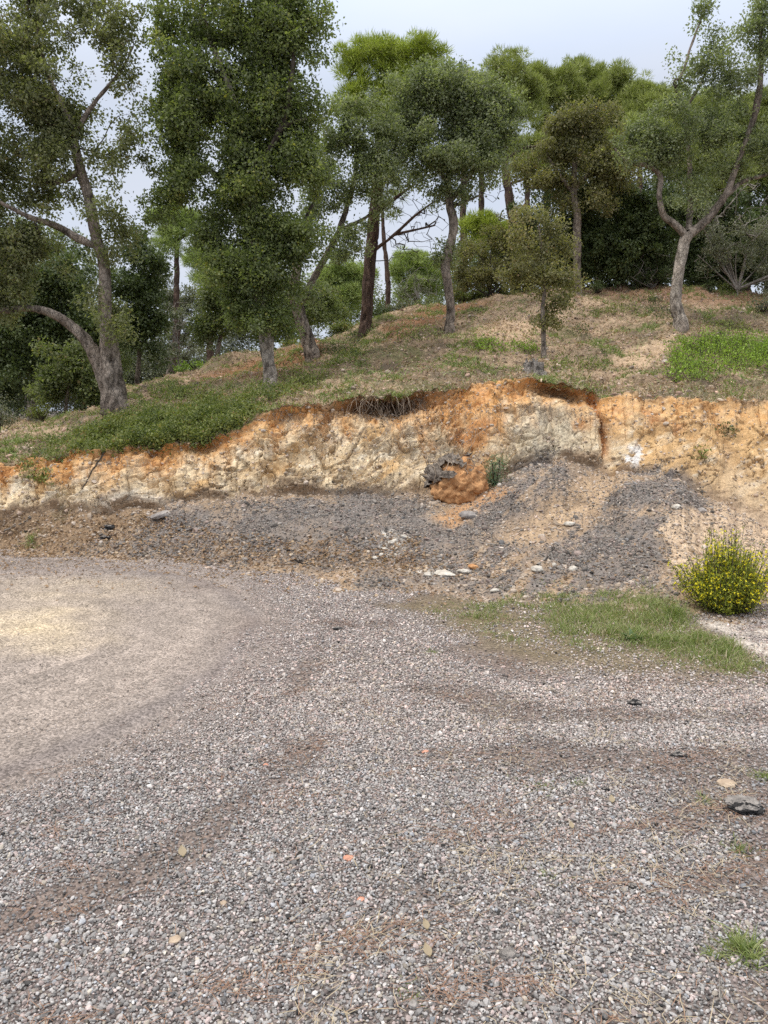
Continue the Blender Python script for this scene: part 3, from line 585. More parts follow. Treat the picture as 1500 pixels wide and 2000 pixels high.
def plant(name, label, cat, d, lines, blobs, leaf, bark, group=None, dens=3300, mcl=46, rcl=.15, LL=.052, LW=.030, kind='leaf', twig_r=.0034, droop=.2,
          gap=-.35, base=None, bare=None, twigmat=None, bark_amt=1.0, stand=None, K=22, flare=1.3, upb=.6, crownname='crown', aniso=.75, barkline=None, tip_leaf=.16):
    """a tree or shrub: lines are trunk and limbs [(px, py, radius px[, depth shift])...]"""
    first = lines[0][0]
    if d is None:
        h = hit(first[0], first[1]); d = float(h[1])
    loc = P(first[0], first[1], d); gzv = drop(loc[0], loc[1]); loc[2] = gzv
    root = link(name, None, label=label, cat=cat, group=group, loc=loc)
    acc = Acc(); lim = Acc(); nodes = []
    for li, ln in enumerate(lines):
        pts = np.array([np.append(P(p[0], p[1], d + (p[3] if len(p) > 3 else 0)), p[2] * d / F) for p in ln])
        if li == 0:
            if pts[0, 2] > gzv - .02: pts = np.concatenate([[np.append([pts[0, 0], pts[0, 1], gzv - .18], pts[0, 3])], pts])
        pts[:, 3] *= .74 if bark is not M['pinebark'] else .9; pts = smooth_line(pts, .025 if pts[0, 3] > .12 else .045 if pts[0, 3] > .05 else .08); r = np.maximum(pts[:, 3], .004)
        pts = pts[:, :3] + np.stack([pn(pts[:, :3] * 2.2, 500 + li), pn(pts[:, :3] * 2.2, 520 + li), 0 * r], -1) * (r * .35)[:, None]
        if li == 0:
            hgt = pts[:, 2] - gzv; r = r * (1 + (flare - 1) * np.exp(-np.clip(hgt, 0, 9) / .16))
        if li and len(lines) <= 8 and cat == 'tree':
            la = Acc(); la.tube(pts, r, K if r.max() > .05 else 12, bark=bark_amt, seed=li); link('limb', la.mesh('limb', barkline or bark, loc), root)
        else: (acc if li == 0 else lim).tube(pts, r, K + 14 if r.max() > .12 else K if r.max() > .05 else 10, bark=bark_amt, seed=li)
        nodes.append(pts[:: max(1, int(.13 / (np.linalg.norm(np.diff(pts, axis=0), axis=1).mean() + 1e-6)))])
    nodes = np.concatenate(nodes)
    lo = nodes[:, 2] > gzv + .25 * (nodes[:, 2].max() - gzv) if stand is None else nodes[:, 2] > gzv + stand
    if lo.sum() < 3: lo[:] = True
    nodes = nodes[lo]
    link('trunk', acc.mesh('trunk', bark, loc), root)
    tips = cloud(blobs, d, dens * (1.9 if kind == 'leaf' else 1), mcl * 2.1 if kind == 'leaf' else mcl, rcl, gap)
    mcl = int(mcl * 2.1) if kind == 'leaf' else mcl; LL, LW = (LL * .98, LW * 1.05) if kind == 'leaf' else (LL, LW)
    A, shoots, use, n0 = grow(nodes, tips)
    tw = lim
    for ch in shoots:
        pts = A[ch]; r = twig_r * np.maximum(use[ch], 1) ** .42; r[0] = r[1] if len(r) > 1 else r[0]; r = r * np.linspace(1, .75, len(r))
        tw.tube(pts, r, 5 if r.max() > .012 else 3)
    if bare:
        for b in bare:
            c_ = P(b[0], b[1], d + (b[5] if len(b) > 5 else 0))
            pts_, n_ = c_, b[4]; k_ = d / F; tp = c_ + rdir(n_) * (rng.random(n_) ** .5)[:, None] * np.array([b[2] * k_, b[2] * k_, b[3] * k_])
            A2, sh2, us2, _ = grow(nodes, tp, jit=.04)
            for ch in sh2: 
                r = twig_r * 1.1 * np.maximum(us2[ch], 1) ** .45; r[0] = r[1] if len(r) > 1 else r[0]; tw.tube(A2[ch], r, 3)
    tm_ = tw.mesh('branches', twigmat or M['twig'], loc)
    if tm_:
        link('twigs' if cat == 'tree' else 'branches', tm_, root, kind='stuff' if len(shoots) > 60 else None)
    # foliage
    cen = tips.mean(0)
    if kind == 'leaf':
        m = mcl; C0 = np.repeat(tips, m, 0); n = len(C0); off = unit(rng.normal(size=(n, 3))) * (rng.random((n, 1)) ** .45) * rcl * 1.45 * np.array([1, 1, aniso]) * np.repeat(rng.uniform(.5, 1.3, len(tips)), m)[:, None]
        C = C0 + off
        k = rng.random(n) < tip_leaf                                   # some leaves sit along the shoots
        sh = np.array([A[c_[len(c_) // 2]] for c_ in shoots]); ix = rng.integers(0, len(sh), k.sum()); C[k] = sh[ix] + rng.normal(size=(k.sum(), 3)) * rcl * .6
        ax = unit(rng.normal(size=(n, 3)) + unit(off) * .8 - np.array([0, 0, droop])); nn = unit(rng.normal(size=(n, 3)) * .6 + np.array([0, 0, upb]) + np.repeat(rng.normal(size=(len(tips), 3)) * .45, m, 0) + unit(off) * .95)
        s = rng.uniform(.65, 1.25, n); Vx, Fx = leaves(C, ax, nn, LL * s, LW * s * rng.uniform(.8, 1.2, n))
        cl = np.repeat(np.repeat(rng.normal(0, .13, len(tips)) + .22 * pn(tips * 1.7, 91), m), 4)
        rv = np.clip(rr(n, 4) * .50 + .22 + cl * 1.3, 0, .93); sp = np.repeat(rng.random(n) < .012, 4); rv = np.where(sp, 1.0, rv)
        link(crownname, mesh_np(crownname, Vx - loc, Fx, leaf, attrs={'rnd': rv}), root)
    else:                                                               # pine: tufts of needles
        m = int(mcl * 2.1); rs = rcl * rng.uniform(.45, 1.0, len(tips)); C0 = np.repeat(tips, m, 0); n = len(C0)
        dirs = unit(rng.normal(size=(n, 3)) + [0, 0, .55]); C = C0 + dirs * (np.repeat(rs, m) * rng.uniform(.25, .95, n) ** .6)[:, None] * np.array([1, 1, .75])
        D = unit(dirs + rdir(n) * .55 + [0, 0, .35]); ntf = len(tips); nd = m
        Ls = LL * rng.uniform(.7, 1.2, n); S = unit(np.cross(D, rng.normal(size=(n, 3)))) * LW * .5
        Vx = np.stack([C - S, C + S, C + D * Ls[:, None]], 1).reshape(-1, 3); Fx = np.arange(n * 3).reshape(-1, 3)
        cl = np.repeat(np.clip(rng.normal(0, .14, ntf), -.4, .4), nd * 3)
        link(crownname, mesh_np(crownname, Vx - loc, Fx, leaf, attrs={'rnd': np.clip(rr(n, 3) * .7 + .15 + cl, 0, .93)}), root)
    return root
#PART2
# ------------------------------------------------------------------ trees
plant('cork_oak', 'thick-trunked old cork oak at the left whose low limb arches out of the picture', 'tree', None,
      [[(226, 803, 27), (221, 740, 27), (214, 690, 23), (210, 640, 17), (207, 570, 14), (202, 505, 13), (188, 465, 13), (177, 400, 12), (161, 350, 12), (150, 305, 11), (140, 250, 8), (118, 200, 6), (85, 120, 4), (70, 40, 3)],
       [(212, 770, 17), (195, 715, 17), (170, 668, 14), (140, 638, 12), (100, 612, 10), (55, 602, 8), (0, 606, 8), (-80, 590, 7), (-160, 550, 5)],
       [(186, 478, 9), (152, 465, 9), (112, 442, 8), (60, 425, 6, -.3), (0, 395, 4, -.5)],
       [(152, 335, 8), (122, 352, 7), (80, 356, 5, .3), (30, 345, 4, .5)],
       [(146, 262, 6), (185, 200, 5), (235, 140, 3), (260, 90, 2)],
       [(150, 300, 6), (90, 235, 5), (30, 190, 4), (-50, 150, 3)]],
      [(40, 90, 130, 110, .9), (-90, 120, 110, 150, .9), (175, 75, 85, 75, .6), (235, 60, 60, 70, .4), (50, 220, 130, 80, 1.1), (225, 200, 60, 90, .42), (262, 290, 38, 70, .3),
       (-60, 320, 110, 120, 1.1), (60, 340, 110, 70, .65), (200, 320, 80, 60, .4), (120, 270, 80, 50, 1.0), (20, 470, 85, 75, 1.2), (-80, 520, 90, 110, 1), (110, 400, 70, 45, .5),
       (90, 500, 60, 40, .8), (235, 430, 38, 60, .6), (248, 520, 50, 60, 1.2), (160, 560, 55, 45, .6), (20, 580, 55, 60, 1.1), (205, 600, 42, 60, .9), (280, 560, 30, 50, .9), (-10, 10, 120, 80, .7), (150, 0, 80, 50, .5), (90, -60, 120, 70, .6), (195, 425, 36, 45, .5, -.5), (205, 555, 42, 50, .7, -.5), (222, 640, 36, 40, .6, -.5), (120, 320, 60, 40, .7, -.3)],
      M['oak_left'], M['cork'], dens=2900, rcl=.14, droop=.5, gap=-.1, barkline=M['cork'])
plant('cork_oak', 'tall dark cork oak left of centre with leaves down to its pale short trunk', 'tree', None,
      [[(527, 757, 15), (526, 710, 15), (522, 665, 17), (513, 620, 17), (505, 560, 14), (500, 480, 13), (492, 400, 12), (484, 330, 11), (470, 240, 9), (440, 150, 7), (405, 60, 5), (390, -30, 4)],
       [(492, 330, 8), (530, 285, 7, -.2), (560, 220, 7, -.3), (568, 160, 6, -.3), (575, 90, 4, -.2)], [(545, 255, 6, -.3), (570, 238, 4, -.3), (600, 232, 3, -.3)],
       [(440, 150, 5), (370, 125, 4), (310, 130, 3)], [(490, 400, 7), (420, 340, 6), (350, 300, 4)], [(505, 540, 7), (570, 470, 5, .2), (610, 400, 4, .3)]],
      [(440, 40, 130, 90, .85), (360, 110, 70, 90, .75), (600, 100, 65, 85, .9), (520, 130, 100, 90, 1), (430, 210, 120, 80, 1.25), (560, 230, 100, 80, 1.2), (350, 260, 52, 75, 1), (470, 310, 130, 75, 1.4),
       (590, 320, 75, 75, 1), (375, 350, 62, 50, 1.2), (480, 400, 110, 60, 1.3), (500, 470, 105, 70, 1.3), (520, 540, 95, 60, 1.3), (500, 600, 75, 50, 1.2), (590, 480, 55, 70, .9), (425, 520, 55, 50, .9), (400, 470, 50, 40, .8),
       (545, 625, 35, 35, .6), (430, -50, 130, 60, .8), (330, 180, 42, 60, .8), (560, 20, 70, 50, .6), (455, 590, 40, 40, .9), (350, 400, 55, 50, .9), (515, 645, 48, 30, .9), (335, 30, 50, 60, .7)],
      M['oak_dark'], M['corkgrey'], dens=3400, rcl=.14, droop=.35, gap=-.3, K=20, barkline=M['twig'])
plant('cork_oak', 'cork oak leaning left just behind the dark central one, reddish stripped trunk', 'tree', None,
      [[(612, 700, 17), (600, 660, 16), (586, 615, 15), (574, 575, 13), (580, 530, 10), (600, 450, 8), (620, 380, 6)], [(585, 600, 9), (612, 545, 8, .2), (640, 495, 8, .3), (662, 450, 7, .3), (690, 360, 6, .2), (700, 270, 4)], [(662, 450, 5, .3), (715, 425, 4, .4), (745, 395, 3, .4)]],
      [(640, 330, 55, 60, .9), (695, 290, 65, 55, .8), (650, 420, 50, 50, .6), (720, 230, 50, 40, .7), (690, 370, 60, 45, .6), (600, 570, 35, 40, .5), (740, 320, 50, 50, .8), (655, 240, 45, 50, .8), (760, 270, 50, 45, .7), (620, 400, 45, 45, .8), (770, 350, 45, 35, .5), (680, 470, 40, 40, .7), (640, 510, 40, 40, .7), (715, 425, 45, 34, .7)],
      M['oak_grey'], M['cork'], dens=3000, rcl=.14, gap=-.15)
plant('stone_pine', 'tall stone pine in the centre whose bright crown tops the neighbouring oaks', 'tree', None,
      [[(712, 655, 11), (717, 600, 11), (722, 520, 11), (729, 450, 11), (735, 385, 10), (738, 330, 8), (742, 240, 7), (750, 170, 5)],
       [(730, 490, 3.4), (770, 458, 3, -.2), (812, 420, 2.3, -.3), (850, 392, 1.2, -.4)], [(740, 250, 5), (790, 200, 4), (830, 160, 3)], [(740, 260, 4), (705, 210, 3), (690, 170, 2)],
       [(770, 458, 3, -.2), (815, 448, 2, -.3), (850, 440, 1.5, -.3)], [(733, 420, 4), (775, 385, 3, .2), (810, 360, 2, .3)]],
      [(745, 118, 66, 36, 1.2), (800, 122, 58, 36, 1.2), (760, 215, 60, 34, 1.0), (845, 200, 36, 34, .9), (840, 160, 34, 30, 1.2), (690, 135, 34, 34, 1.1), (690, 200, 38, 34, 1.1), (770, 165, 60, 34, 1.2), (730, 170, 50, 26, .9), (820, 200, 40, 24, .9), (700, 95, 22, 12, .8)],
      M['pine'], M['pinebark'], kind='pine', dens=4200, mcl=46, rcl=.20, LL=.12, LW=.013, gap=-.5, bare=[(820, 430, 60, 45, 110), (780, 380, 45, 40, 60), (790, 480, 60, 40, 60)], flare=1.15, barkline=M['pinebark'])
plant('cork_oak', 'round-crowned oak right of the tall pine with a leafy collar on its trunk', 'tree', None,
      [[(877, 650, 11), (880, 600, 10), (874, 555, 10), (870, 520, 11), (882, 470, 10), (886, 430, 10), (878, 400, 9), (876, 350, 7), (885, 280, 5)],
       [(878, 395, 6), (920, 340, 5), (950, 280, 3)], [(876, 360, 6), (835, 300, 4), (810, 250, 3)], [(878, 405, 5), (905, 395, 3), (940, 380, 2)]],
      [(850, 190, 75, 50, 1), (920, 190, 75, 60, 1), (820, 250, 65, 55, 1), (900, 260, 90, 70, 1.3), (965, 230, 55, 60, .9), (860, 320, 85, 40, 1.2), (800, 300, 50, 40, .9), (940, 325, 55, 50, 1), (880, 380, 75, 26, .8), (1000, 215, 35, 40, .7), (865, 500, 28, 34, .8), (825, 360, 30, 25, .6), (862, 150, 50, 25, .6), (790, 215, 50, 55, .9), (985, 290, 40, 40, .7)],
      M['oak_grey'], M['cork'], dens=3100, rcl=.15, gap=-.28)
plant('young_oak', 'young oak with a thin straight trunk standing alone above the stump', 'tree', None,
      [[(1061, 700, 5.5), (1061, 650, 5), (1060, 600, 5), (1064, 560, 4), (1060, 500, 3), (1052, 440, 2)]],
      [(1050, 430, 50, 34, .8), (1022, 480, 46, 40, .8), (1085, 480, 45, 45, .8), (1055, 540, 60, 45, .9), (1070, 595, 42, 34, .8), (1060, 625, 38, 18, .6), (1110, 545, 28, 40, .5), (1000, 540, 28, 30, .5)],
      M['oak_brown'], M['cork'], dens=3000, rcl=.12, LL=.045, LW=.028, gap=-.25, stand=.35, K=14)
plant('cork_oak', 'forked cork oak at the right, pale rough trunk and sparse high crown', 'tree', None,
      [[(1327, 638, 14), (1322, 600, 13), (1320, 565, 12), (1328, 520, 12), (1334, 480, 12), (1343, 456, 12)],
       [(1340, 462, 9), (1318, 438, 8), (1296, 420, 7), (1288, 385, 6), (1290, 345, 6), (1268, 325, 5), (1228, 316, 4), (1200, 290, 2)],
       [(1344, 460, 10), (1385, 425, 9), (1412, 390, 8), (1432, 345, 7), (1452, 290, 6), (1470, 240, 7), (1482, 185, 7), (1487, 120, 5), (1484, 40, 3)],
       [(1412, 390, 6), (1450, 355, 5, .2), (1500, 340, 4, .3), (1560, 310, 3, .3)], [(1345, 452, 7), (1348, 380, 6, .3), (1345, 300, 5, .4), (1335, 220, 4, .3), (1318, 160, 4), (1330, 150, 3), (1350, 90, 3), (1372, 30, 2)],
       [(1335, 220, 4, .3), (1375, 150, 3, .2), (1390, 80, 2)]],
      [(1372, 45, 34, 45, .55), (1350, 120, 50, 32, .6), (1295, 125, 34, 22, .45), (1400, 110, 40, 50, .5), (1470, 40, 42, 55, .75), (1480, 120, 45, 50, .8), (1430, 175, 60, 40, .7), (1520, 80, 60, 90, .7), (1360, 170, 60, 30, .5),
       (1330, 235, 70, 42, 1.1), (1270, 260, 50, 45, 1.0), (1390, 260, 60, 50, 1.0), (1330, 310, 80, 45, .9), (1430, 320, 55, 50, .7), (1230, 300, 40, 30, .7), (1480, 290, 55, 55, .8), (1370, 380, 55, 40, .6), (1560, 250, 60, 80, .8)],
      M['oak_grey'], M['corkgrey'], dens=2900, rcl=.15, gap=-.2, K=20, barkline=M['cork'])
plant('holm_oak', 'olive-brown oak behind the young oak with a dark straight trunk', 'tree', 18.0,
      [[(1128, 560, 9), (1127, 480, 9), (1126, 420, 9), (1120, 360, 8), (1125, 290, 5)], [(1122, 380, 5), (1085, 330, 4), (1065, 290, 3)], [(1122, 370, 5), (1165, 320, 4), (1185, 280, 3)]],
      [(1130, 240, 75, 45, 1), (1085, 290, 55, 45, 1), (1175, 280, 60, 55, 1), (1060, 350, 48, 40, .9), (1130, 320, 80, 45, 1.1), (1190, 350, 50, 45, .9), (1100, 390, 55, 35, .6), (1160, 400, 50, 30, .6)],
      M['oak_brown'], M['cork'], dens=2700, rcl=.16, LL=.06, LW=.036, gap=-.3)
PN = 'pines along the skyline behind the oaks'
def pine(lbl, px, d, top, half, yb, mat='pine_far', xb=None, g=PN, dn=1.0, trunk_r=7):
    h = half; bl = [(px, top + .42 * h, h * .8, .42 * h, 1.1 * dn), (px - .5 * h, top + .75 * h, .55 * h, .38 * h, 1 * dn), (px + .5 * h, top + .72 * h, .55 * h, .38 * h, 1 * dn), (px, top + 1.1 * h, h * .9, .38 * h, .8 * dn), (px - .35 * h, top + 1.5 * h, .5 * h, .3 * h, .6 * dn), (px + .4 * h, top + 1.55 * h, .5 * h, .3 * h, .6 * dn)]
    xb = px if xb is None else xb
    return plant('stone_pine', lbl, 'tree', d, [[(xb, yb, trunk_r), ((xb * 2 + px) / 3, (yb * 2 + top + h) / 3, trunk_r * .85), (px, top + 1.2 * h, trunk_r * .6), (px, top + .6 * h, trunk_r * .4)],
                  [(px, top + 1.3 * h, 3), (px - .5 * h, top + .9 * h, 2)], [(px, top + 1.25 * h, 3), (px + .5 * h, top + .85 * h, 2)]],
                 bl, M[mat], M['pinebark'], group=g, kind='pine', dens=2900, mcl=44, rcl=.27, LL=.15, LW=.020, gap=-.6, flare=1.1, K=12)
plant('stone_pine', 'stone pine between the round oak and the olive-brown oak, bare twigs on its pale trunk', 'tree', 20.0,
      [[(1003, 560, 8), (1000, 430, 8), (990, 350, 8), (984, 270, 6), (985, 190, 4)], [(990, 310, 3), (1020, 290, 2), (1050, 285, 1.5)], [(992, 360, 3), (1030, 345, 2), (1058, 300, 1)], [(985, 240, 4), (950, 190, 3)], [(985, 235, 4), (1020, 185, 3)]],
      [(985, 150, 65, 32, 1.2), (945, 175, 40, 30, 1), (1030, 180, 45, 34, 1.1), (990, 200, 70, 34, 1), (1025, 225, 40, 26, .8)],
      M['pine_far'], M['pinebark'], group=PN, kind='pine', dens=2900, mcl=46, rcl=.22, LL=.13, LW=.016, gap=-.5, bare=[(1035, 320, 45, 60, 60), (955, 350, 30, 50, 25)], flare=1.1, K=14, twigmat=M['pinebark'])
pine('skyline pine just right of the pale-trunked pine, low flat crown', 1068, 25, 130, 62, 520)
pine('broad skyline pine above the olive-brown oak', 1135, 26, 118, 66, 520)
pine('skyline pine on the slope of the treeline, right of the olive-brown oak', 1208, 25, 142, 62, 520)
pine('skyline pine half hidden behind the forked oak, left side', 1285, 24, 165, 66, 520)
pine('skyline pine behind the middle of the forked oak', 1372, 25, 185, 66, 520)
pine('skyline pine behind the right limb of the forked oak', 1460, 24, 185, 72, 520)
pine('skyline pine whose crown peeps over the round-crowned oak', 905, 26, 135, 58, 520)
for px_, tp_, d_, hf_, lb_ in [(1030, 262, 23, 50, 'lower pine behind the bare twigs, right of the round oak'), (1100, 215, 27, 62, 'pine in the second row between the round oak and the olive-brown oak'), (1170, 240, 27, 62, 'pine in the second row above the olive-brown oak'), (1250, 225, 23, 62, 'low pine filling the gap left of the forked oak crown'), (1325, 250, 27, 66, 'low pine behind the left limb of the forked oak'), (1410, 265, 23, 70, 'low pine behind the fork of the right-hand oak'), (1500, 255, 24, 75, 'low pine at the right edge behind the forked oak'), (1580, 190, 24, 75, 'tall pine just past the right edge behind the forked oak'), (940, 205, 27, 60, 'second pine peeping over the round-crowned oak, lower')]:
    pine(lb_, px_, d_, tp_, hf_, 540, dn=.9)
BL = 'pale pines seen between the trunks'
pine('pale pine in the gap between the two big oaks at the left', 345, 26, 395, 62, 700, 'pine_pale', g=BL, dn=.7)
pine('pale low pine behind the trunk of the dark central oak', 410, 30, 470, 55, 700, 'pine_pale', g=BL, dn=.8)
pine('small bright pine between the leaning oak and the tall pine', 672, 27, 500, 60, 660, 'pine_pale', g=BL, dn=.9, trunk_r=4)
pine('small bright pine between the tall pine and the round oak', 812, 27, 488, 58, 640, 'pine_pale', g=BL, dn=.9, trunk_r=4)
pine('bright yellow-green pine low to the right of the round oak', 945, 23, 412, 48, 590, 'pine', g=BL, dn=1.0, trunk_r=5)
plant('pine_trunk_tree', 'thin pine stem standing just right of the tall pine trunk', 'tree', 20.5, [[(758, 610, 5), (757, 540, 5), (750, 470, 4), (745, 380, 3), (748, 330, 2)]],
      [(755, 400, 35, 40, .5), (760, 340, 50, 40, .7)], M['pine_far'], M['pinebark'], kind='pine', dens=1500, mcl=50, rcl=.2, LL=.17, LW=.018, K=10)
# woodland behind at the left
WB = 'dark oaks of the wood behind at the left'
def bgoak(lbl, d, base, blobs, mat='shrub', r=8, g=WB, nm='holm_oak', dens=2000, **k):
    cxm = np.mean([b[0] for b in blobs]); cym = np.mean([b[1] for b in blobs])
    return plant(nm, lbl, 'tree', d, [[(base[0], base[1], r), (base[0] * .6 + cxm * .4, base[1] * .55 + cym * .45, r * .8), (cxm, cym, r * .5)]], blobs, M[mat], M['cork'], group=g, dens=dens, mcl=40, rcl=.18, LL=.075, LW=.045, K=12, gap=-.4, **k)
bgoak('dark wide oak filling the wood behind the arching limb', 17, (192, 795), [(120, 560, 85, 60, 1), (60, 620, 80, 70, 1), (150, 650, 80, 60, 1), (20, 700, 80, 60, 1), (110, 720, 60, 40, .9)], r=10)
bgoak('small oak with a forked stem beside the pale path at the far left', 15.5, (128, 812), [(110, 745, 50, 45, 1), (160, 740, 50, 45, 1), (130, 700, 50, 35, .9), (95, 780, 35, 28, .8), (175, 780, 30, 25, .6)], 'oak_mid', r=5)
bgoak('dark oak behind the right side of the old cork oak trunk', 18.5, (268, 752), [(270, 560, 55, 60, 1.2), (290, 620, 40, 50, 1.1), (250, 650, 45, 45, 1), (280, 500, 50, 45, 1), (300, 690, 24, 30, .7)], r=6)
bgoak('oak at the left edge behind the arching limb', 19, (-40, 800), [(-30, 600, 90, 80, 1), (-80, 700, 90, 70, 1), (20, 750, 70, 50, 1)], r=9)
bgoak('oak with a short dark stem left of the dark central oak', 19, (424, 702), [(420, 590, 45, 45, 1), (400, 640, 40, 34, 1), (455, 640, 42, 36, 1), (480, 580, 45, 45, .8)], 'oak_mid', r=6)
bgoak('oak foliage beyond the foot of the dark central oak', 21, (560, 672), [(560, 600, 60, 45, .9), (620, 590, 45, 40, .8), (540, 640, 40, 28, .8), (650, 620, 35, 22, .7)], 'oak_mid', r=5)
bgoak('far dark oak closing the gap at the left edge of the wood', 26, (60, 770), [(60, 480, 130, 60, .9), (120, 560, 120, 60, .9), (200, 640, 110, 60, .9), (20, 560, 120, 80, .9), (60, 680, 120, 60, .9), (180, 700, 90, 60, .9)], 'oak_mid', r=10, dens=1500)
bgoak('far oak seen between the two pale pines', 32, (330, 740), [(300, 560, 60, 50, .8), (360, 600, 60, 40, .8), (430, 560, 60, 60, .8), (350, 650, 70, 30, .8)], 'shrub_pale', r=8, dens=1300)
def far_wood(lbl, d, blobs, mat, dens=1100, LL=.11):
    tips = cloud(blobs, d, dens, 30, .3, -.55, .8); m = 34; n = len(tips) * m; C = np.repeat(tips, m, 0) + rng.normal(size=(n, 3)) * .26
    s = rng.uniform(.6, 1.3, n); Vx, Fx = leaves(C, rdir(n), unit(rng.normal(size=(n, 3)) * .7 + [0, 0, .7]), LL * s, LL * .6 * s)
    link('distant_wood', mesh_np('distant_wood', Vx, Fx, M[mat], attrs={'rnd': np.clip(rr(n, 4) * .7 + .1 + np.repeat(np.repeat(rng.normal(0, .15, len(tips)), m), 4), 0, .93)}), label=lbl, cat='wood', kind='stuff')
far_wood('hazy grey-green wood closing the view behind the left trees', 44, [(x_, 690 - 45 * math.sin((x_ + 700) * .004) + 18 * math.sin(x_ * .05), 75, 60, 1) for x_ in range(-600, 560, 70)] + [(x_, 770, 80, 45, 1) for x_ in range(-600, 330, 90)] + [(450, 640, 60, 40, 1), (520, 640, 50, 40, 1), (590, 625, 40, 30, .8), (650, 610, 30, 25, .7)], 'shrub_pale')
far_wood('dark undergrowth of the wood behind the hilltop at the right', 24, [(x_, 500 + 16 * math.sin(x_ * .03), 60, 60, 1) for x_ in range(1000, 2100, 70)] + [(x_, 400 + 16 * math.sin(x_ * .04), 60, 55, .8) for x_ in range(1090, 2100, 80)] + [(900, 560, 40, 30, .8), (950, 540, 40, 40, .9)], 'shrub', 1500, .09)
far_wood('soft green scrub filling the view between the trunks behind the crest', 30, [(640, 570, 50, 50, 1), (670, 610, 60, 26, 1), (600, 600, 50, 50, 1), (700, 560, 30, 34, .7), (745, 596, 40, 20, .9), (800, 580, 44, 22, .9), (850, 560, 36, 34, .8), (905, 520, 34, 50, .9), (560, 560, 50, 50, .8)], 'oak_mid', 1500, .09)
# shrubs
def shrub(lbl, d, base, blobs, mat='shrub', g=None, dens=2400, LL=.045, LW=.024, nst=9, rad=2.0, nm='shrub', twm=None, bare=None, gap=-.5, **k):
    D = d if d is not None else float(hit(*base)[1]); ls = []
    for i in range(nst):
        b = blobs[i % len(blobs)]; tx = b[0] + rng.uniform(-.7, .7) * b[2]; ty = b[1] + rng.uniform(-.4, .5) * b[3]; dz = rng.uniform(-.3, .3)
        ls.append([(base[0] + rng.uniform(-3, 3) * (i > 0), base[1], rad), ((base[0] * .5 + tx * .5) * 1.0 + rng.uniform(-4, 4), base[1] * .5 + ty * .5, rad * .8, dz * .4), (tx, ty, rad * .45, dz)])
    return plant(nm, lbl, 'shrub', D, ls, blobs, M[mat], twm or M['twig'], group=g, dens=dens, mcl=36, rcl=.11, LL=LL, LW=LW, K=8, gap=gap, bark_amt=.3, flare=1.0, stand=.08, bare=bare, twigmat=twm, crownname='foliage', **k)
BK = 'shrubs closing the top of the hill'
shrub('large dark shrub at the hilltop between the olive-brown oak and the forked trunk', 18.6, (1215, 560), [(1160, 470, 60, 50, 1.2), (1220, 440, 70, 60, 1.2), (1180, 525, 75, 40, 1.1), (1255, 500, 60, 55, 1.2), (1140, 420, 50, 40, 1), (1240, 390, 60, 40, 1), (1300, 420, 50, 60, .9)], 'shrub', BK, LL=.07, LW=.04, dens=2500)
shrub('dark shrub behind the forked trunk with straight upright stems', 18.4, (1275, 562), [(1270, 530, 55, 34, 1), (1300, 500, 40, 50, 1.1), (1250, 540, 40, 24, .8)], 'shrub', BK, LL=.05, LW=.02, nst=40, rad=1.0, bare=[(1265, 530, 60, 34, 70)], twm=M['deadtwig'])
shrub('grey-brown shrub with a mass of bare twigs at the right edge', 17.8, (1440, 565), [(1400, 500, 55, 55, .9), (1460, 470, 70, 60, .8), (1510, 520, 50, 60, 1), (1380, 440, 40, 50, .7)], 'shrub_pale', BK, twm=M['deadtwig'], bare=[(1450, 430, 80, 80, 160), (1400, 500, 50, 50, 60)], dens=1500, nst=20)
shrub('dark low thicket right of the forked trunk', 19.3, (1380, 558), [(1370, 500, 60, 60, 1.2), (1430, 520, 70, 50, 1.2), (1500, 480, 70, 80, 1.2), (1400, 430, 70, 50, 1.1), (1350, 450, 40, 60, 1), (1570, 500, 60, 70, 1)], 'shrub', BK, LL=.07, LW=.04)
shrub('olive shrub behind the young oak crown, left side', 18.4, (960, 578), [(930, 500, 45, 55, 1), (985, 480, 50, 60, 1), (950, 545, 60, 34, 1), (1020, 530, 50, 50, 1), (905, 540, 30, 30, .8)], 'oak_brown', BK, LL=.06, LW=.03, dens=2000)
shrub('dark shrub behind the young oak crown, right side', 18.8, (1085, 562), [(1060, 500, 50, 60, 1), (1110, 500, 50, 60, 1.1), (1080, 540, 60, 30, 1), (1030, 440, 50, 40, .8), (1110, 440, 45, 30, .7)], 'shrub', BK, LL=.06, LW=.034)
shrub('grey twiggy shrub between the tall pine and the round oak', 21, (825, 612), [(825, 560, 34, 34, .35), (790, 575, 30, 26, .4)], 'shrub_pale', BK, twm=M['deadtwig'], bare=[(820, 560, 45, 45, 150)], dens=1200)
shrub('pale grey bush of bare branches in the distance at the left', 24, (350, 720), [(320, 630, 50, 36, .5), (385, 625, 55, 40, .5), (350, 680, 60, 34, .6)], 'shrub_pale', None, twm=M['deadtwig'], bare=[(350, 640, 80, 55, 220)], dens=1500, LL=.07, LW=.04)
shrub('silvery bush cut by the left edge of the picture', 12.5, (-5, 860), [(-5, 800, 32, 34, 1), (-30, 815, 34, 40, 1), (10, 825, 20, 25, .8)], 'shrub_pale', None, LL=.035, LW=.018)
shrub('low green bush beside the pale path under the left wood', 15, (85, 822), [(80, 800, 24, 18, 1), (60, 808, 18, 12, 1)], 'mat_green', None, LL=.04, LW=.02)
shrub('round green bush behind the foot of the old cork oak', 15.5, (170, 812), [(165, 790, 26, 20, 1), (190, 798, 18, 14, 1)], 'oak_mid', None, LL=.04, LW=.02)
shrub('small bright bush on the skyline left of the dark oak foot', 17.5, (385, 725), [(385, 712, 28, 12, 1), (360, 722, 20, 8, 1)], 'mat_bright', None, LL=.045, LW=.02, nst=6)
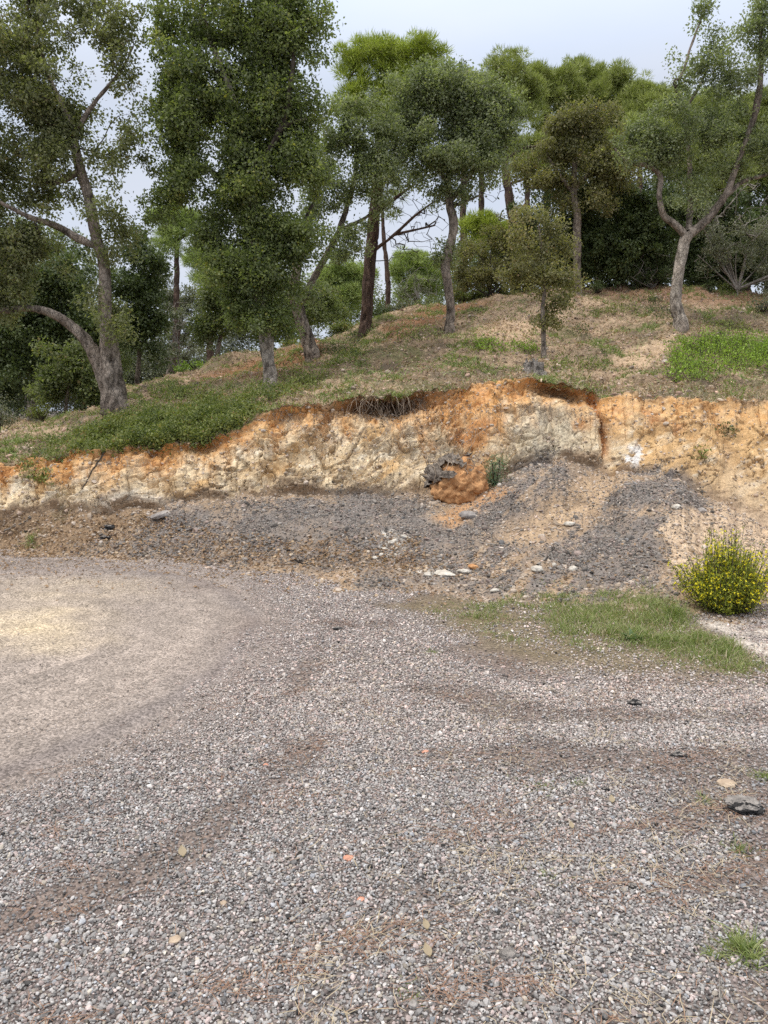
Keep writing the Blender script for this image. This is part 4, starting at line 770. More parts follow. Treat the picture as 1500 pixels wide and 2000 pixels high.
shrub('small round bush alone on the hilltop earth left of the dark shrub', None, (1166, 572), [(1166, 562, 15, 11, 1.2)], 'shrub', None, LL=.04, LW=.02, nst=6)
shrub('small dark bush right of the forked trunk at the hilltop', None, (1386, 572), [(1386, 560, 10, 14, 1.2)], 'shrub', None, LL=.04, LW=.02, nst=6)
shrub('grey-green bush at the right edge of the hilltop', None, (1490, 610), [(1495, 590, 24, 22, 1.1)], 'shrub_pale', None, LL=.04, LW=.02, nst=8)
CRG = 'low bushes along the crest of the hill'
for px_, py_, w_, h_, mt_, lb_ in [(645, 655, 26, 14, 'shrub_pale', 'pale bush on the crest between the leaning oak and the tall pine'), (672, 640, 22, 12, 'mat_green', 'green bush on the crest just left of the tall pine'), (745, 612, 22, 12, 'shrub', 'dark bush on the crest right of the tall pine foot'), (782, 600, 26, 14, 'shrub_pale', 'pale bush on the crest between pine and round oak'),
        (842, 592, 24, 14, 'oak_mid', 'green bush on the crest touching the round oak trunk at its left'), (905, 580, 28, 16, 'mat_green', 'green bush on the crest just right of the round oak trunk'), (948, 574, 26, 15, 'oak_mid', 'leafy bush on the crest midway between round oak and young oak'), (995, 566, 28, 16, 'mat_green', 'green bush on the crest left of the young oak crown'), (1180, 553, 20, 10, 'oak_mid', 'low bush on the crest right of the small round bush'), (1345, 556, 20, 13, 'shrub', 'dark low bush on the crest just right of the forked trunk'), (1430, 560, 26, 14, 'oak_mid', 'green low bush on the crest near the right edge'), (330, 748, 26, 14, 'shrub_pale', 'pale bush on the left skyline below the pale pines'), (455, 706, 24, 12, 'mat_green', 'green bush on the left skyline beside the dark oak foot'), (575, 672, 24, 12, 'mat_green', 'green bush on the skyline between the dark and the leaning oak')]:
    shrub(lb_, 18.9 if px_ > 700 else 17.4, (px_, py_ + 6), [(px_, py_, w_, h_, 1), (px_ + w_ * .6, py_ + 3, w_ * .6, h_ * .7, .9), (px_ - w_ * .6, py_ + 4, w_ * .6, h_ * .6, .9)], mt_, CRG, LL=.05, LW=.025, nst=8)
# low bushes on the slope: each one a thing
def lowbush(lbl, pts, mat, hpx=14, LL=.035, LW=.022, dens=5200, g='low green bushes on the slope'):
    base = pts[0]; h = hit(base[0], base[1]); D = float(h[1]); k = D / F
    root = link('low_bush', None, label=lbl, cat='bush', group=g, loc=h)
    C = []; st = Acc()
    for (x0, y0, rx, ry) in pts:
        nst = max(10, int(rx * ry / 9)); 
        for _ in range(nst):
            a = rng.random() * 6.283; rad = math.sqrt(rng.random()); hx = hit(x0 + rx * rad * math.cos(a), y0 + ry * rad * math.sin(a))
            if hx is None or abs(hx[1] - D) > 2.5: continue
            hh = hpx * k * rng.uniform(.4, 1.15) * (1.15 - rad * .6); top = hx + np.array([rng.normal() * hh * .35, rng.normal() * hh * .35, hh])
            st.tube([hx - [0, 0, .02], hx * .5 + top * .5, top], [.003, .0025, .0015], 3)
            m = max(10, int(dens * math.pi * rx * ry * k * k / nst * .8)); u = rng.random(m) ** .7
            C.append(hx + (top - hx) * u[:, None] + rng.normal(size=(m, 3)) * (.035 + .02 * u)[:, None])
    C = np.concatenate(C); n = len(C); s = rng.uniform(.6, 1.3, n)
    Vx, Fx = leaves(C, unit(rng.normal(size=(n, 3)) + [0, 0, .4]), unit(rng.normal(size=(n, 3)) * .7 + [0, 0, .8]), LL * s, LW * s)
    link('stems', st.mesh('stems', M['twig'], h), root)
    link('foliage', mesh_np('foliage', Vx - h, Fx, M[mat], attrs={'rnd': np.clip(rr(n, 4) * .8 + np.repeat(pn(C * 6, 5), 4) * .25 + .05, 0, .93)}), root)
lowbush('large bright green bush spreading over the bank top at the right edge', [(1400, 705, 95, 30), (1450, 690, 70, 22), (1340, 735, 40, 16), (1380, 680, 50, 12), (1500, 705, 30, 26)], 'mat_bright', 36, dens=7500)
lowbush('dark green low bush above the large bright one at the right', [(1425, 645, 42, 14)], 'mat_green', 16)
lowbush('bright green strip of leaves left of the young oak trunk', [(985, 680, 65, 9), (940, 672, 30, 8), (1030, 688, 25, 8)], 'mat_bright', 14)
lowbush('green leafy strip right of the young oak trunk foot', [(1125, 718, 50, 7), (1090, 708, 22, 8), (1160, 722, 24, 5)], 'mat_green', 12)
lowbush('green bush on the slope just left of the round oak trunk', [(825, 655, 40, 12), (790, 665, 22, 7)], 'mat_green', 14)
lowbush('blue-green bush at the foot of the tall pine', [(690, 665, 22, 12), (665, 690, 40, 10)], 'shrub', 16)
lowbush('small round bush in the middle of the slope left of the forked trunk', [(1130, 648, 20, 9)], 'shrub', 12)
lowbush('olive bush on the slope left of the forked trunk foot', [(1215, 608, 30, 10), (1190, 615, 14, 6)], 'mat_green', 12)
lowbush('grey-green bush against the left of the forked trunk foot', [(1288, 612, 22, 10), (1275, 590, 26, 8)], 'shrub', 12)
lowbush('green bush tuft hanging over the lip above the red gully', [(1166, 764, 14, 6)], 'mat_green', 12)
lowbush('green clump right of the dark central oak trunk foot', [(575, 735, 34, 12), (600, 755, 30, 9)], 'mat_green', 16)
lowbush('dark green clump on the turf right of the old cork oak foot', [(330, 770, 40, 12), (370, 775, 40, 10)], 'mat_green', 16)
lowbush('small green weed clump on the orange earth at the far left of the bank', [(78, 935, 22, 12), (55, 915, 16, 10)], 'mat_green', 14)
lowbush('dark weed tuft growing out of the tan cliff at the right', [(1424, 842, 12, 9)], 'shrub', 8)
lowbush('tiny green tuft in the tan cliff right of the white streak', [(1371, 888, 7, 5)], 'mat_green', 8)
# blue-green bush on the talus
hT = hit(968, 945); shrub('slender blue-green bush growing on the talus beside the orange clod', float(hT[1]), (966, 946), [(968, 905, 13, 16, 1.6), (970, 928, 15, 14, 1.6), (962, 940, 10, 8, 1)], 'teal', None, dens=5000, LL=.028, LW=.008, nst=10, rad=1.0, gap=-1)
# ------------------------------------------------------------------ ground cover and scatter
# leafy mat at the left, spilling over the lip
MAT = [(60, 880), (130, 850), (230, 815), (330, 785), (480, 765), (600, 745), (720, 665), (760, 660), (700, 700), (600, 760), (520, 795), (495, 815), (480, 835), (400, 868), (330, 880), (240, 888), (180, 880), (100, 905)]
wt = polymask(fpx, fpy, MAT, 12) * ((fTG == 4) | (fTG == 5) | ((fTG == 3) & (fTT > .9))) * (.35 + sstep(-.35, .2, fbm(fc * 2.5, 3, 611)))
core = polymask(fpx, fpy, [(150, 860), (250, 820), (420, 800), (500, 800), (480, 835), (400, 868), (240, 890), (180, 880)], 14)
C0, n0_ = on_bank(wt * (.18 + core), 7500)
mm_ = 9; C = np.repeat(C0, mm_, 0); n = len(C); hh = np.repeat(rng.uniform(.04, .17, len(C0)) * (1 + 1.3 * np.clip(fbm(C0 * 3.2, 3, 613), -.5, 1)), mm_)
C = C + rng.normal(size=(n, 3)) * .035 + np.array([0, -.25, 1.0]) * (hh * rng.random(n))[:, None]
s = rng.uniform(.6, 1.3, n); Vx, Fx = leaves(C, unit(rng.normal(size=(n, 3)) + [0, -.3, .1]), unit(rng.normal(size=(n, 3)) * .6 + [0, -.3, .9]), .036 * s, .024 * s)
link('ground_cover', mesh_np('ground_cover', Vx, Fx, M['mat_green'], attrs={'rnd': np.clip(rr(n, 4) * .85 + .45 * np.repeat(pn(C * 2.2, 8) + .6 * pn(C * 7, 9), 4), 0, .97)}),
     label='dense mat of small leafy ground cover spilling over the left part of the bank', cat='ground cover', kind='stuff')
# grass
GR = [(835, 1192), (900, 1178), (1000, 1165), (1130, 1160), (1260, 1165), (1335, 1192), (1390, 1240), (1510, 1292), (1640, 1330), (1640, 1370), (1490, 1325), (1330, 1300), (1230, 1275), (1120, 1262), (1000, 1250), (900, 1228)]
def grass_obj(name, C, Ls, wd, mat, label, cat, bend=.7, lean=.35, kind='stuff', rv=None):
    n = len(C); D = unit(rng.normal(size=(n, 3)) * lean + [0, 0, 1]); Vx, Fx = blades(C, D, Ls, np.full(n, wd) * rng.uniform(.6, 1.3, n), bend)
    r = rr(n, 5) if rv is None else np.repeat(rv, 5)
    return link(name, mesh_np(name, Vx, Fx, M[mat], attrs={'rnd': np.clip(r, 0, 1)}), label=label, cat=cat, kind=kind)
pxr = rng.uniform(800, 1640, 90000); pyr = rng.uniform(1150, 1375, 90000)
a, yv, zv = ray(pxr, pyr); t = -H / zv; gxr, gyr = a * t, yv * t
core = polymask(pxr, pyr, GR, 14); thick = polymask(pxr, pyr, [(1060, 1175), (1260, 1168), (1340, 1195), (1390, 1245), (1500, 1295), (1500, 1315), (1330, 1285), (1200, 1250), (1080, 1240)], 20)
cl = fbm(np.stack([gxr, gyr, 0 * gxr], -1) * 3.2, 3, 621)
keep = rng.random(90000) < core * (.26 + .62 * thick + .9 * cl) * (gyr / 6) ** 1.0
gxr, gyr, th, cl = gxr[keep], gyr[keep], thick[keep], cl[keep]
zz_ = np.array([drop(x, y) for x, y in zip(gxr, gyr)]); C = np.stack([gxr, gyr, zz_ - .004], -1)
Ls = (.03 + .045 * th + .07 * np.clip(cl, 0, 1)) * rng.uniform(.5, 1.4, len(C))
grass_obj('grass', C, Ls * .85, .0042, 'grass', 'strip of green grass between the gravel yard and the grey heap', 'grass', rv=rng.random(len(C)) * .75 + .25 * (rng.random(len(C)) < .25) + .1 * th)
kd = rng.random(len(C)) < .22; grass_obj('dry_blades', C[kd] + rng.normal(size=(kd.sum(), 3)) * [.02, .02, 0], Ls[kd] * 1.1, .004, 'drygrass', 'dry yellowed blades standing among the green grass strip', 'dry grass', lean=.8)
def tuft(lbl, px, py, rpx, n, ln, mat='grass', nm='grass_tuft', cat='grass tuft', g='grass tufts', lean=.5, wd=.004):
    h = hit(px, py); k = h[1] / F * 1.0; a = rng.random(n) * 6.283; r_ = np.abs(rng.normal(size=n)) * .45 * rpx * k
    x_ = h[0] + r_ * np.cos(a); y_ = h[1] + r_ * np.sin(a) * 1.2; z_ = np.array([drop(p, q) for p, q in zip(x_, y_)])
    C = np.stack([x_ - h[0], y_ - h[1], z_ - h[2] - .004], -1)
    D = unit(rng.normal(size=(n, 3)) * lean + [0, 0, 1] + C * 3); Vx, Fx = blades(C, D, ln * rng.uniform(.5, 1.3, n), np.full(n, wd), .9)
    link(nm, mesh_np(nm, Vx, Fx, M[mat], attrs={'rnd': rr(n, 5)}), label=lbl, cat=cat, group=g, loc=h)
tuft('pale long-bladed grass tuft beside the yellow bush', 1318, 1208, 40, 260, .20, lean=.35)
tuft('lush grass tuft in the gravel at the bottom right corner', 1450, 1862, 55, 420, .075, lean=.7, wd=.0035)
tuft('small grass tuft left of the bottom right corner tuft', 1395, 1868, 30, 60, .05, wd=.003)
tuft('flat grass patch in the gravel right of centre', 1060, 1538, 60, 260, .03, lean=1.2, wd=.003)
tuft('thin grass patch right of the flat one', 1130, 1532, 45, 150, .03, lean=1.2, wd=.003)
tuft('thin grass wisps in the middle of the foreground gravel', 1065, 1712, 40, 70, .04, lean=1.2, wd=.003)
tuft('grass wisps at the right edge beside the broken asphalt', 1490, 1520, 30, 160, .045, lean=.8, wd=.003)
tuft('small grass patch left of the broken asphalt', 1375, 1565, 36, 150, .035, lean=1., wd=.003)
tuft('grass wisps in the right foreground below the broken asphalt', 1445, 1660, 40, 110, .05, lean=.9, wd=.003)
tuft('sparse grass at the bottom edge left of centre', 800, 1945, 40, 60, .04, lean=1.2, wd=.003)
tuft('thin grass patch at the tip of the grass strip', 845, 1274, 28, 110, .035, lean=1., wd=.0035)
tuft('small grass sprout on the leafy ground at the far left', 62, 1060, 22, 160, .10, lean=.6, wd=.006)
tuft('dry grass beneath the grey rubble at the left of the bank', 120, 1005, 26, 160, .12, 'drygrass', lean=.6, wd=.006)
# thistle-like rosette
h = hit(1237, 1250); n = 26; a = rng.random(n) * 6.283; A_ = np.stack([np.cos(a), np.sin(a), rng.uniform(.15, .9, n)], -1)
Vx, Fx = leaves(np.zeros((n, 3)), unit(A_), np.tile([0, 0, 1.], (n, 1)) + 0.01, rng.uniform(.06, .12, n), rng.uniform(.025, .045, n))
link('weed', mesh_np('weed', Vx, Fx, M['teal'], attrs={'rnd': rr(n, 4)}), label='blue-green broad-leaved weed at the front of the grass strip', cat='weed', loc=h)
# herbs and dry grass on the slope
def kk(c): return sstep(-.05, .45, fbm(c * 1.6, 3, 631))
vis = ((fTG >= 4) & (fTG <= 6)) | ((fTG == 3) & (fTT > .96))
gw = vis * (.05 + 2.6 * sstep(.12, .4, fbm(fc * 1.25, 4, 633)) * sstep(-.3, .3, fbm(fc * 5, 3, 635)) + .25 * kk(fc) * np.where(fpx < 800, 1.5, .7)) * (1 - .85 * polymask(fpx, fpy, [(880, 665), (960, 625), (1180, 585), (1120, 620), (1010, 668)], 12)) * (fpx > -300) * (fpx < 1800)
C, _ = on_bank(gw, 80000); grass_obj('herbs', C, rng.uniform(.03, .12, len(C)), .012, 'grass', 'scattered low green herbs over the slope above the bank', 'herbs', lean=.9)
gr_band = vis * (np.where((fTG == 4) & (fTT < .3), 2.5, .5)) * (.25 + sstep(-.2, .4, fbm(fc * 2.1, 3, 641))) * (fpx > -300) * (fpx < 1800)
C, _ = on_bank(gr_band, 46000); grass_obj('dry_grass', C, rng.uniform(.03, .11, len(C)), .007, 'drygrass', 'short dry grass over the slope and the lip of the bank', 'dry grass', lean=1.0)
lf = vis * (.5 + kk(fc + 9)) + 2.6 * (fTG < 3) * polymask(fpx, fpy, [(-300, 985), (0, 1000), (300, 1000), (480, 1050), (560, 1050), (820, 1050), (830, 1115), (300, 1100), (-300, 1090)], 15)
lf = lf * (fpx > -300) * (fpx < 1800)
C, Nn = on_bank(lf, 60000); n = len(C); s = rng.uniform(.5, 1.2, n)
C = C + Nn * rng.uniform(.002, .02, n)[:, None]
Vx, Fx = leaves(C, unit(rng.normal(size=(n, 3)) * [1, 1, .35]), unit(Nn + rng.normal(size=(n, 3)) * .45), .042 * s, .026 * s)
Vx2 = None
# the same dry leaves lying on the flat edge of the yard
pxr = rng.uniform(-200, 1600, 9000); pyr = 1085 + np.abs(rng.normal(size=9000)) * 28 + np.clip(pxr - 400, 0, 700) * .06; a, yv, zv = ray(pxr, pyr); t = -H / zv
kp = rng.random(9000) < np.interp(pxr, [-200, 300, 450, 850, 1000, 1600], [.3, .3, .55, .6, .35, .1]); x_, y_ = (a * t)[kp], (yv * t)[kp]
C2 = np.stack([x_, y_, np.array([drop(p, q) for p, q in zip(x_, y_)]) + .006], -1); n2 = len(C2); s2 = rng.uniform(.5, 1.2, n2)
Vb, Fb = leaves(C2, unit(rng.normal(size=(n2, 3)) * [1, 1, .3]), unit(rng.normal(size=(n2, 3)) * .4 + [0, 0, 1]), .038 * s2, .024 * s2)
hb_ = hit(1418, 1196); nb = 1500; ab = rng.random(nb) * 6.283; rb = np.abs(rng.normal(size=nb)) * .22
xb_, yb_ = hb_[0] + rb * np.cos(ab) * 1.2, hb_[1] + rb * np.sin(ab); C3 = np.stack([xb_, yb_, np.array([drop(p, q) for p, q in zip(xb_, yb_)]) + .005], -1); s3 = rng.uniform(.4, 1.1, nb)
Vc, Fc = leaves(C3, unit(rng.normal(size=(nb, 3)) * [1, 1, .3]), unit(rng.normal(size=(nb, 3)) * .4 + [0, 0, 1]), .030 * s3, .014 * s3); Fb = np.concatenate([Fb, Fc + len(Vb)]); Vb = np.concatenate([Vb, Vc]); n2 += nb
link('leaf_litter', mesh_np('leaf_litter', np.concatenate([Vx, Vb]), np.concatenate([Fx, Fb + len(Vx)]), M['litter'], attrs={'rnd': np.concatenate([rr(n, 4), rr(n2, 4)])}),
     label='dry brown fallen leaves over the slope and along the foot of the bank', cat='leaf litter', kind='stuff')
# dry pine needles in drifts across the gravel
n = 60000; y_ = 1.5 + 6.5 * rng.random(n) ** 1.3; x_ = (rng.random(n) * 2 - 1) * (.58 * y_ + .2)
dr = fbm(np.stack([x_ * 1.3 + y_ * .3, y_ * 3.6 - x_ * 1.2, 0 * x_], -1), 4, 651); px_, py_ = proj(np.stack([x_, y_, 0 * x_], -1)); tk = polymask(px_, py_, TRACK, 30)
kp = rng.random(n) < (sstep(.12, .6, dr + .12 * (px_ > 850)) * .70 + .04) * (1 - tk); x_, y_ = x_[kp], y_[kp]; n = len(x_)
C = np.stack([x_, y_, gz(x_, y_) + rng.uniform(.008, .016, n)], -1); th = rng.normal(.4, 1.0, n); D = np.stack([np.cos(th), np.sin(th), rng.normal(size=n) * .10], -1); Ls = rng.uniform(.03, .09, n)
S = np.stack([-np.sin(th), np.cos(th), 0 * th], -1) * .0009; m_ = C + D * Ls[:, None] * .5 + S * rng.normal(size=(n, 1)) * 6
Vx = np.stack([C - S, C + S, m_ + S, m_ - S, C + D * Ls[:, None] + [0, 0, -.004]], 1).reshape(-1, 3); b = np.arange(n)[:, None] * 5
link('pine_needles', mesh_np('pine_needles', Vx, [b + np.array([[0, 1, 2, 3]]), b + np.array([[3, 2, 4]])], M['needles'], attrs={'rnd': rr(n, 5)}),
     label='drifts of dry reddish pine needles across the gravel', cat='pine needles', kind='stuff')

n = 5200; y_ = 1.5 + 3.6 * rng.random(n); x_ = (rng.random(n) * .9 - .18) * (.60 * y_ + .3)
kp = rng.random(n) < .12 + sstep(0, .45, fbm(np.stack([x_ * 2.2, y_ * 2.2, 0 * x_], -1), 3, 655)); x_, y_ = x_[kp], y_[kp]; n = len(x_); th = rng.random(n) * 6.283; Ls = rng.uniform(.02, .10, n)
C = np.stack([x_, y_, gz(x_, y_) + rng.uniform(.008, .014, n)], -1); D = np.stack([np.cos(th), np.sin(th), rng.normal(size=n) * .16 + .05], -1); S = np.stack([-np.sin(th), np.cos(th), 0 * th], -1) * .0011; m_ = C + D * Ls[:, None] * .5 + S * rng.normal(size=(n, 1)) * 8 + [0, 0, .002]
Vx = np.stack([C - S, C + S, m_ + S, m_ - S, C + D * Ls[:, None]], 1).reshape(-1, 3); b = np.arange(n)[:, None] * 5
link('straw', mesh_np('straw', Vx, [b + np.array([[0, 1, 2, 3]]), b + np.array([[3, 2, 4]])], M['drygrass'], attrs={'rnd': rr(n, 5)}), label='pale dry straw lying on the gravel of the right foreground', cat='straw', kind='stuff')

# ------------------------------------------------------------------ gravel: points with size, turn and colour, each carrying a pebble
def pebble_mat():
    m, t, N, L = new_mat('pebbles'); a = attr(N, 'pcol', 'INSTANCER'); tc = N('ShaderNodeTexCoord')
    n1 = N('ShaderNodeTexNoise'); n1.inputs['Scale'].default_value = 2.2; n1.inputs['Detail'].default_value = 5; L(tc.outputs['Object'], n1.inputs[0])
    q = N('ShaderNodeMapRange'); L(n1.outputs[0], q.inputs[0]); q.inputs[1].default_value = .3; q.inputs[2].default_value = .7; q.inputs[3].default_value = .75; q.inputs[4].default_value = 1.2
    mu = N('ShaderNodeVectorMath'); mu.operation = 'SCALE'; L(a.outputs['Vector'], mu.inputs[0]); L(q.outputs[0], mu.inputs['Scale'])
    b = N('ShaderNodeBsdfPrincipled'); b.inputs['Roughness'].default_value = .8; b.inputs['Specular IOR Level'].default_value = .25; L(mu.outputs[0], b.inputs['Base Color'])
    o = N('ShaderNodeOutputMaterial'); L(b.outputs[0], o.inputs[0]); return m
M['pebble'] = pebble_mat()
def pebble_group(name, rough):
    g = bpy.data.node_groups.new(name, 'GeometryNodeTree')
    g.interface.new_socket('Geometry', in_out='INPUT', socket_type='NodeSocketGeometry'); g.interface.new_socket('Geometry', in_out='OUTPUT', socket_type='NodeSocketGeometry')
    N, L = g.nodes.new, g.links.new; gi, go = N('NodeGroupInput'), N('NodeGroupOutput'); jn = N('GeometryNodeJoinGeometry')
    for k in range(7):
        ic = N('GeometryNodeMeshIcoSphere'); ic.inputs['Radius'].default_value = 1; ic.inputs['Subdivisions'].default_value = 2
        ps = N('GeometryNodeInputPosition'); ad = N('ShaderNodeVectorMath'); ad.operation = 'ADD'; L(ps.outputs[0], ad.inputs[0]); ad.inputs[1].default_value = (k * 7.3, k * 3.1, k)
        nz = N('ShaderNodeTexNoise'); nz.inputs['Scale'].default_value = .9; nz.inputs['Detail'].default_value = 2; L(ad.outputs[0], nz.inputs['Vector'])
        sb = N('ShaderNodeVectorMath'); sb.operation = 'SUBTRACT'; L(nz.outputs['Color'], sb.inputs[0]); sb.inputs[1].default_value = (.5, .5, .5)
        sc = N('ShaderNodeVectorMath'); sc.operation = 'SCALE'; L(sb.outputs[0], sc.inputs[0]); sc.inputs['Scale'].default_value = rough
        sp = N('GeometryNodeSetPosition'); L(ic.outputs[0], sp.inputs['Geometry']); L(sc.outputs[0], sp.inputs['Offset'])
        sm = N('GeometryNodeSetMaterial'); sm.inputs['Material'].default_value = M['pebble']; L(sp.outputs[0], sm.inputs['Geometry'])
        gt = N('GeometryNodeGeometryToInstance'); L(sm.outputs[0], gt.inputs[0]); L(gt.outputs[0], jn.inputs[0])
    ip = N('GeometryNodeInstanceOnPoints'); L(gi.outputs[0], ip.inputs['Points']); L(jn.outputs[0], ip.inputs['Instance']); ip.inputs['Pick Instance'].default_value = True
    def na(nm, ty):
        a = N('GeometryNodeInputNamedAttribute'); a.data_type = ty; a.inputs['Name'].default_value = nm; return a.outputs['Attribute']
    er = N('FunctionNodeEulerToRotation'); L(na('prot', 'FLOAT_VECTOR'), er.inputs[0]); L(er.outputs[0], ip.inputs['Rotation'])
    L(na('pscl', 'FLOAT_VECTOR'), ip.inputs['Scale'])
    ri = N('FunctionNodeRandomValue'); ri.data_type = 'INT'; ri.inputs[4].default_value = 0; ri.inputs[5].default_value = 6; L(ri.outputs[2], ip.inputs['Instance Index'])
    L(ip.outputs[0], go.inputs[0]); return g
PG = pebble_group('pebbles on points', 1.1)
def pebbles(name, C, r, colr, label, flat=.62):
    n = len(C); scl = np.stack([r * rng.uniform(.85, 1.3, n), r * rng.uniform(.75, 1.1, n), r * rng.uniform(.45, .85, n)], -1)
    rot = np.stack([rng.normal(size=n) * .4, rng.normal(size=n) * .4, rng.random(n) * 6.283], -1)
    o = link(name, mesh_np(name, C, [], attrs={'pscl': scl, 'prot': rot, 'pcol': colr}), label=label, cat='gravel', kind='stuff')
    o.modifiers.new('pebbles', 'NODES').node_group = PG; return o
def pcol(n, dark=0., tint=0.):
    u = rng.random(n)[:, None]; v = np.clip(rng.normal(.315 - .17 * dark, .115 - .05 * dark, n) + .2 * (rng.random(n) < .05) * (1 - dark * .7), .04, .72)[:, None]
    c = v * np.array([1.02, .975, .935]); c = np.where(u < .18 + .12 * tint, v * np.array([1.08, .90, .84]), c); c = np.where(u > .93, v * np.array([1.12, 1.0, .84]), c); c = np.where((u > .88) & (u < .93), v * np.array([.95, .98, 1.03]), c); return c
S1, S2 = .0082, .0126
def grid_pts(y0, y1, sp):
    xs = np.arange(-.60 * y1 - .8, .60 * y1 + .8, sp); ys = np.arange(y0, y1, sp); X, Y = np.meshgrid(xs, ys); x, y = X.ravel() + rng.normal(size=X.size) * sp * .4, Y.ravel() + rng.normal(size=X.size) * sp * .4
    k = np.abs(x) < .585 * y + .85; return x[k], y[k]
xa, ya = grid_pts(1.15, 4.3, S1); xb, yb = grid_pts(4.3, 8.6, S2)
x = np.concatenate([xa, xb]); y = np.concatenate([ya, yb]); px, py, track, arcs, yellow, pale, grassy, brown = ground_zones(x, y)
edge = polymask(px, py, [(-900, 1060), (0, 1072), (250, 1090), (430, 1105), (800, 1140), (900, 1160), (1350, 1180), (1800, 1180), (1800, 900), (-900, 900)], 12)
pr = np.clip(1 - .80 * track - .55 * yellow - .62 * brown * (1 - track) - .7 * grassy - .9 * pale - .35 * edge, .05, 1)
pr *= np.where(track > .5, .75 + .5 * np.clip(-arcs, -1, 1), 1)
k = rng.random(len(x)) < pr; x, y, tr_, br_ = x[k], y[k], track[k], brown[k]; n = len(x)
r = np.exp(rng.normal(math.log(.0038), .36, n)); r = np.clip(r, .0018, .0105) * np.where(y > 4.3, 1.15, 1) * (1 - .42 * tr_); C = np.stack([x, y, gz(x, y) + r * .3 + rng.random(n) * .005 * (1 - tr_)], -1)
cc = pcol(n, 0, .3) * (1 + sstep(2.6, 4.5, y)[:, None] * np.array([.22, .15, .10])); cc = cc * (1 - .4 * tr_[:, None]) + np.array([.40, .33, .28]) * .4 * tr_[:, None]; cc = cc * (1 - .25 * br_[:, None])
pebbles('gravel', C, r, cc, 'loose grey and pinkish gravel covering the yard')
# gravel and rubble tipped on the bank
wt = (fG * 1.0 + .10 * (fTG <= 2)) * (fTG <= 3) * (fpx > -100) * (fpx < 1620)
C, Nn = on_bank(wt * (.3 + sstep(-.3, .4, fbm(fc * 2.3, 3, 661))), 62000); n = len(C); r = np.clip(np.exp(rng.normal(math.log(.0052), .52, n)), .003, .035)
pebbles('grey_rubble', C + Nn * (r * .2)[:, None], r, pcol(n, .66, .6) * np.array([.98, .93, .87]), 'dark grey rubble and gravel tipped in heaps against the bank')
wt = ((fTG >= 4) & (fTG <= 6)) * (.3 + kk(fc + 4)) * (fpx > -300) * (fpx < 1800)
C, Nn = on_bank(wt, 16000); n = len(C); r = np.clip(np.exp(rng.normal(math.log(.012), .5, n)), .005, .05)
pebbles('slope_stones', C + Nn * (r * .1)[:, None], r, pcol(n, 0, .9) * np.array([1.15, .95, .78]), 'small pale stones strewn over the slope above the bank')
wt = ((fTG <= 3) & (fTT < .99)) * np.where(fTG == 3, .25, .8) * (1 - fG) * (fpx > -200) * (fpx < 1700)
C, Nn = on_bank(wt, 15000); n = len(C); r = np.clip(np.exp(rng.normal(math.log(.010), .45, n)), .005, .04)
pebbles('earth_crumbs', C + Nn * (r * .1)[:, None], r, pcol(n, 0, 0) * .6 + np.array([.40, .28, .16]) * .55, 'crumbs of tan and orange earth fallen down the bank')

# ------------------------------------------------------------------ stones and other single things
def ico(sub):
    import bmesh
    bm = bmesh.new(); bmesh.ops.create_icosphere(bm, subdivisions=sub, radius=1); v = np.array([list(p.co) for p in bm.verts]); f = np.array([[q.index for q in p.verts] for p in bm.faces]); bm.free(); return v, f
IC4, IC3 = ico(5), ico(4)
def stone_mesh(name, rx, ry, rz, mat, seed, rough=.35, hi=False, facet=.5):
    v, f = IC4 if hi else IC3; s = np.random.default_rng(seed)
    q = v.copy()
    for _ in range(9):                                              # planes struck off the lump
        nrm_ = unit(s.normal(size=3)); dd = s.uniform(.55, .9); over = q @ nrm_ - dd; q = q - nrm_ * np.clip(over, 0, None)[:, None] * facet * 1.8 * .55
    q = q + v * (fbm(v * 1.6 + seed, 4, seed) * rough * .5)[:, None] + v * (fbm(v * 6 + seed, 3, seed + 3) * rough * .14)[:, None]
    return mesh_np(name, q * np.array([rx, ry, rz]), f, mat)
def stone(lbl, px, py, rxp, rzp, mat, group=None, nm='stone', cat='stone', seed=None, depth=.8, rot=0, rough=.35, hi=False, sink=.45):
    h = hit(px, py + rzp * .4); k = h[1] / F; seed = seed or random.randint(1, 9999)
    o = link(nm, stone_mesh(nm, rxp * k, rxp * k * depth, rzp * k, M[mat], seed, rough, hi), label=lbl, cat=cat, group=group, loc=h + np.array([0, 0, rzp * k * sink]))
    o.rotation_euler = (rng.normal() * .12, rng.normal() * .12, rot); return o
WS = 'white stones at the foot of the bank'
stone('white stone at the left end of the stick under the grey heap', 1049, 1112, 13, 8, 'white_rock', WS)
stone('flat white stone right of the stick under the grey heap', 1119, 1111, 10, 6, 'white_rock', WS)
stone('small white stone left at the edge of the yard', 966, 1153, 10, 4, 'white_rock', WS)
stone('white stone heading the chalky streak, left end', 836, 1122, 9, 5, 'white_rock', WS)
stone('long flat chalky stone in the middle of the streak', 868, 1120, 22, 4, 'white_rock', WS)
stone('chalky stone at the right end of the streak', 906, 1116, 12, 5, 'white_rock', WS)
stone('orange stone touching the chalky streak', 925, 1107, 12, 5, 'clod', None)
stone('white stone on the sandy slide above the yard', 1112, 1024, 13, 6, 'white_rock', WS)
stone('pale stone on the flat ledge above the sandy corner', 1320, 991, 10, 6, 'white_rock', WS)
stone('grey stone beside the pale one on the flat ledge', 1370, 998, 11, 6, 'grey_rock', None)
stone('small white stone under the blue-green bush', 975, 948, 5, 5, 'white_rock', WS)
stone('small tan stone on the grey gravel right of the blue-green bush', 1037, 954, 5, 5, 'tan_rock', None)
stone('flat grey slab lying below the orange clod', 915, 1006, 20, 8, 'grey_rock', None, cat='slab')
stone('pale flat slab on top of the left grey heap', 316, 1006, 24, 7, 'grey_rock', None, cat='slab', rot=.3)
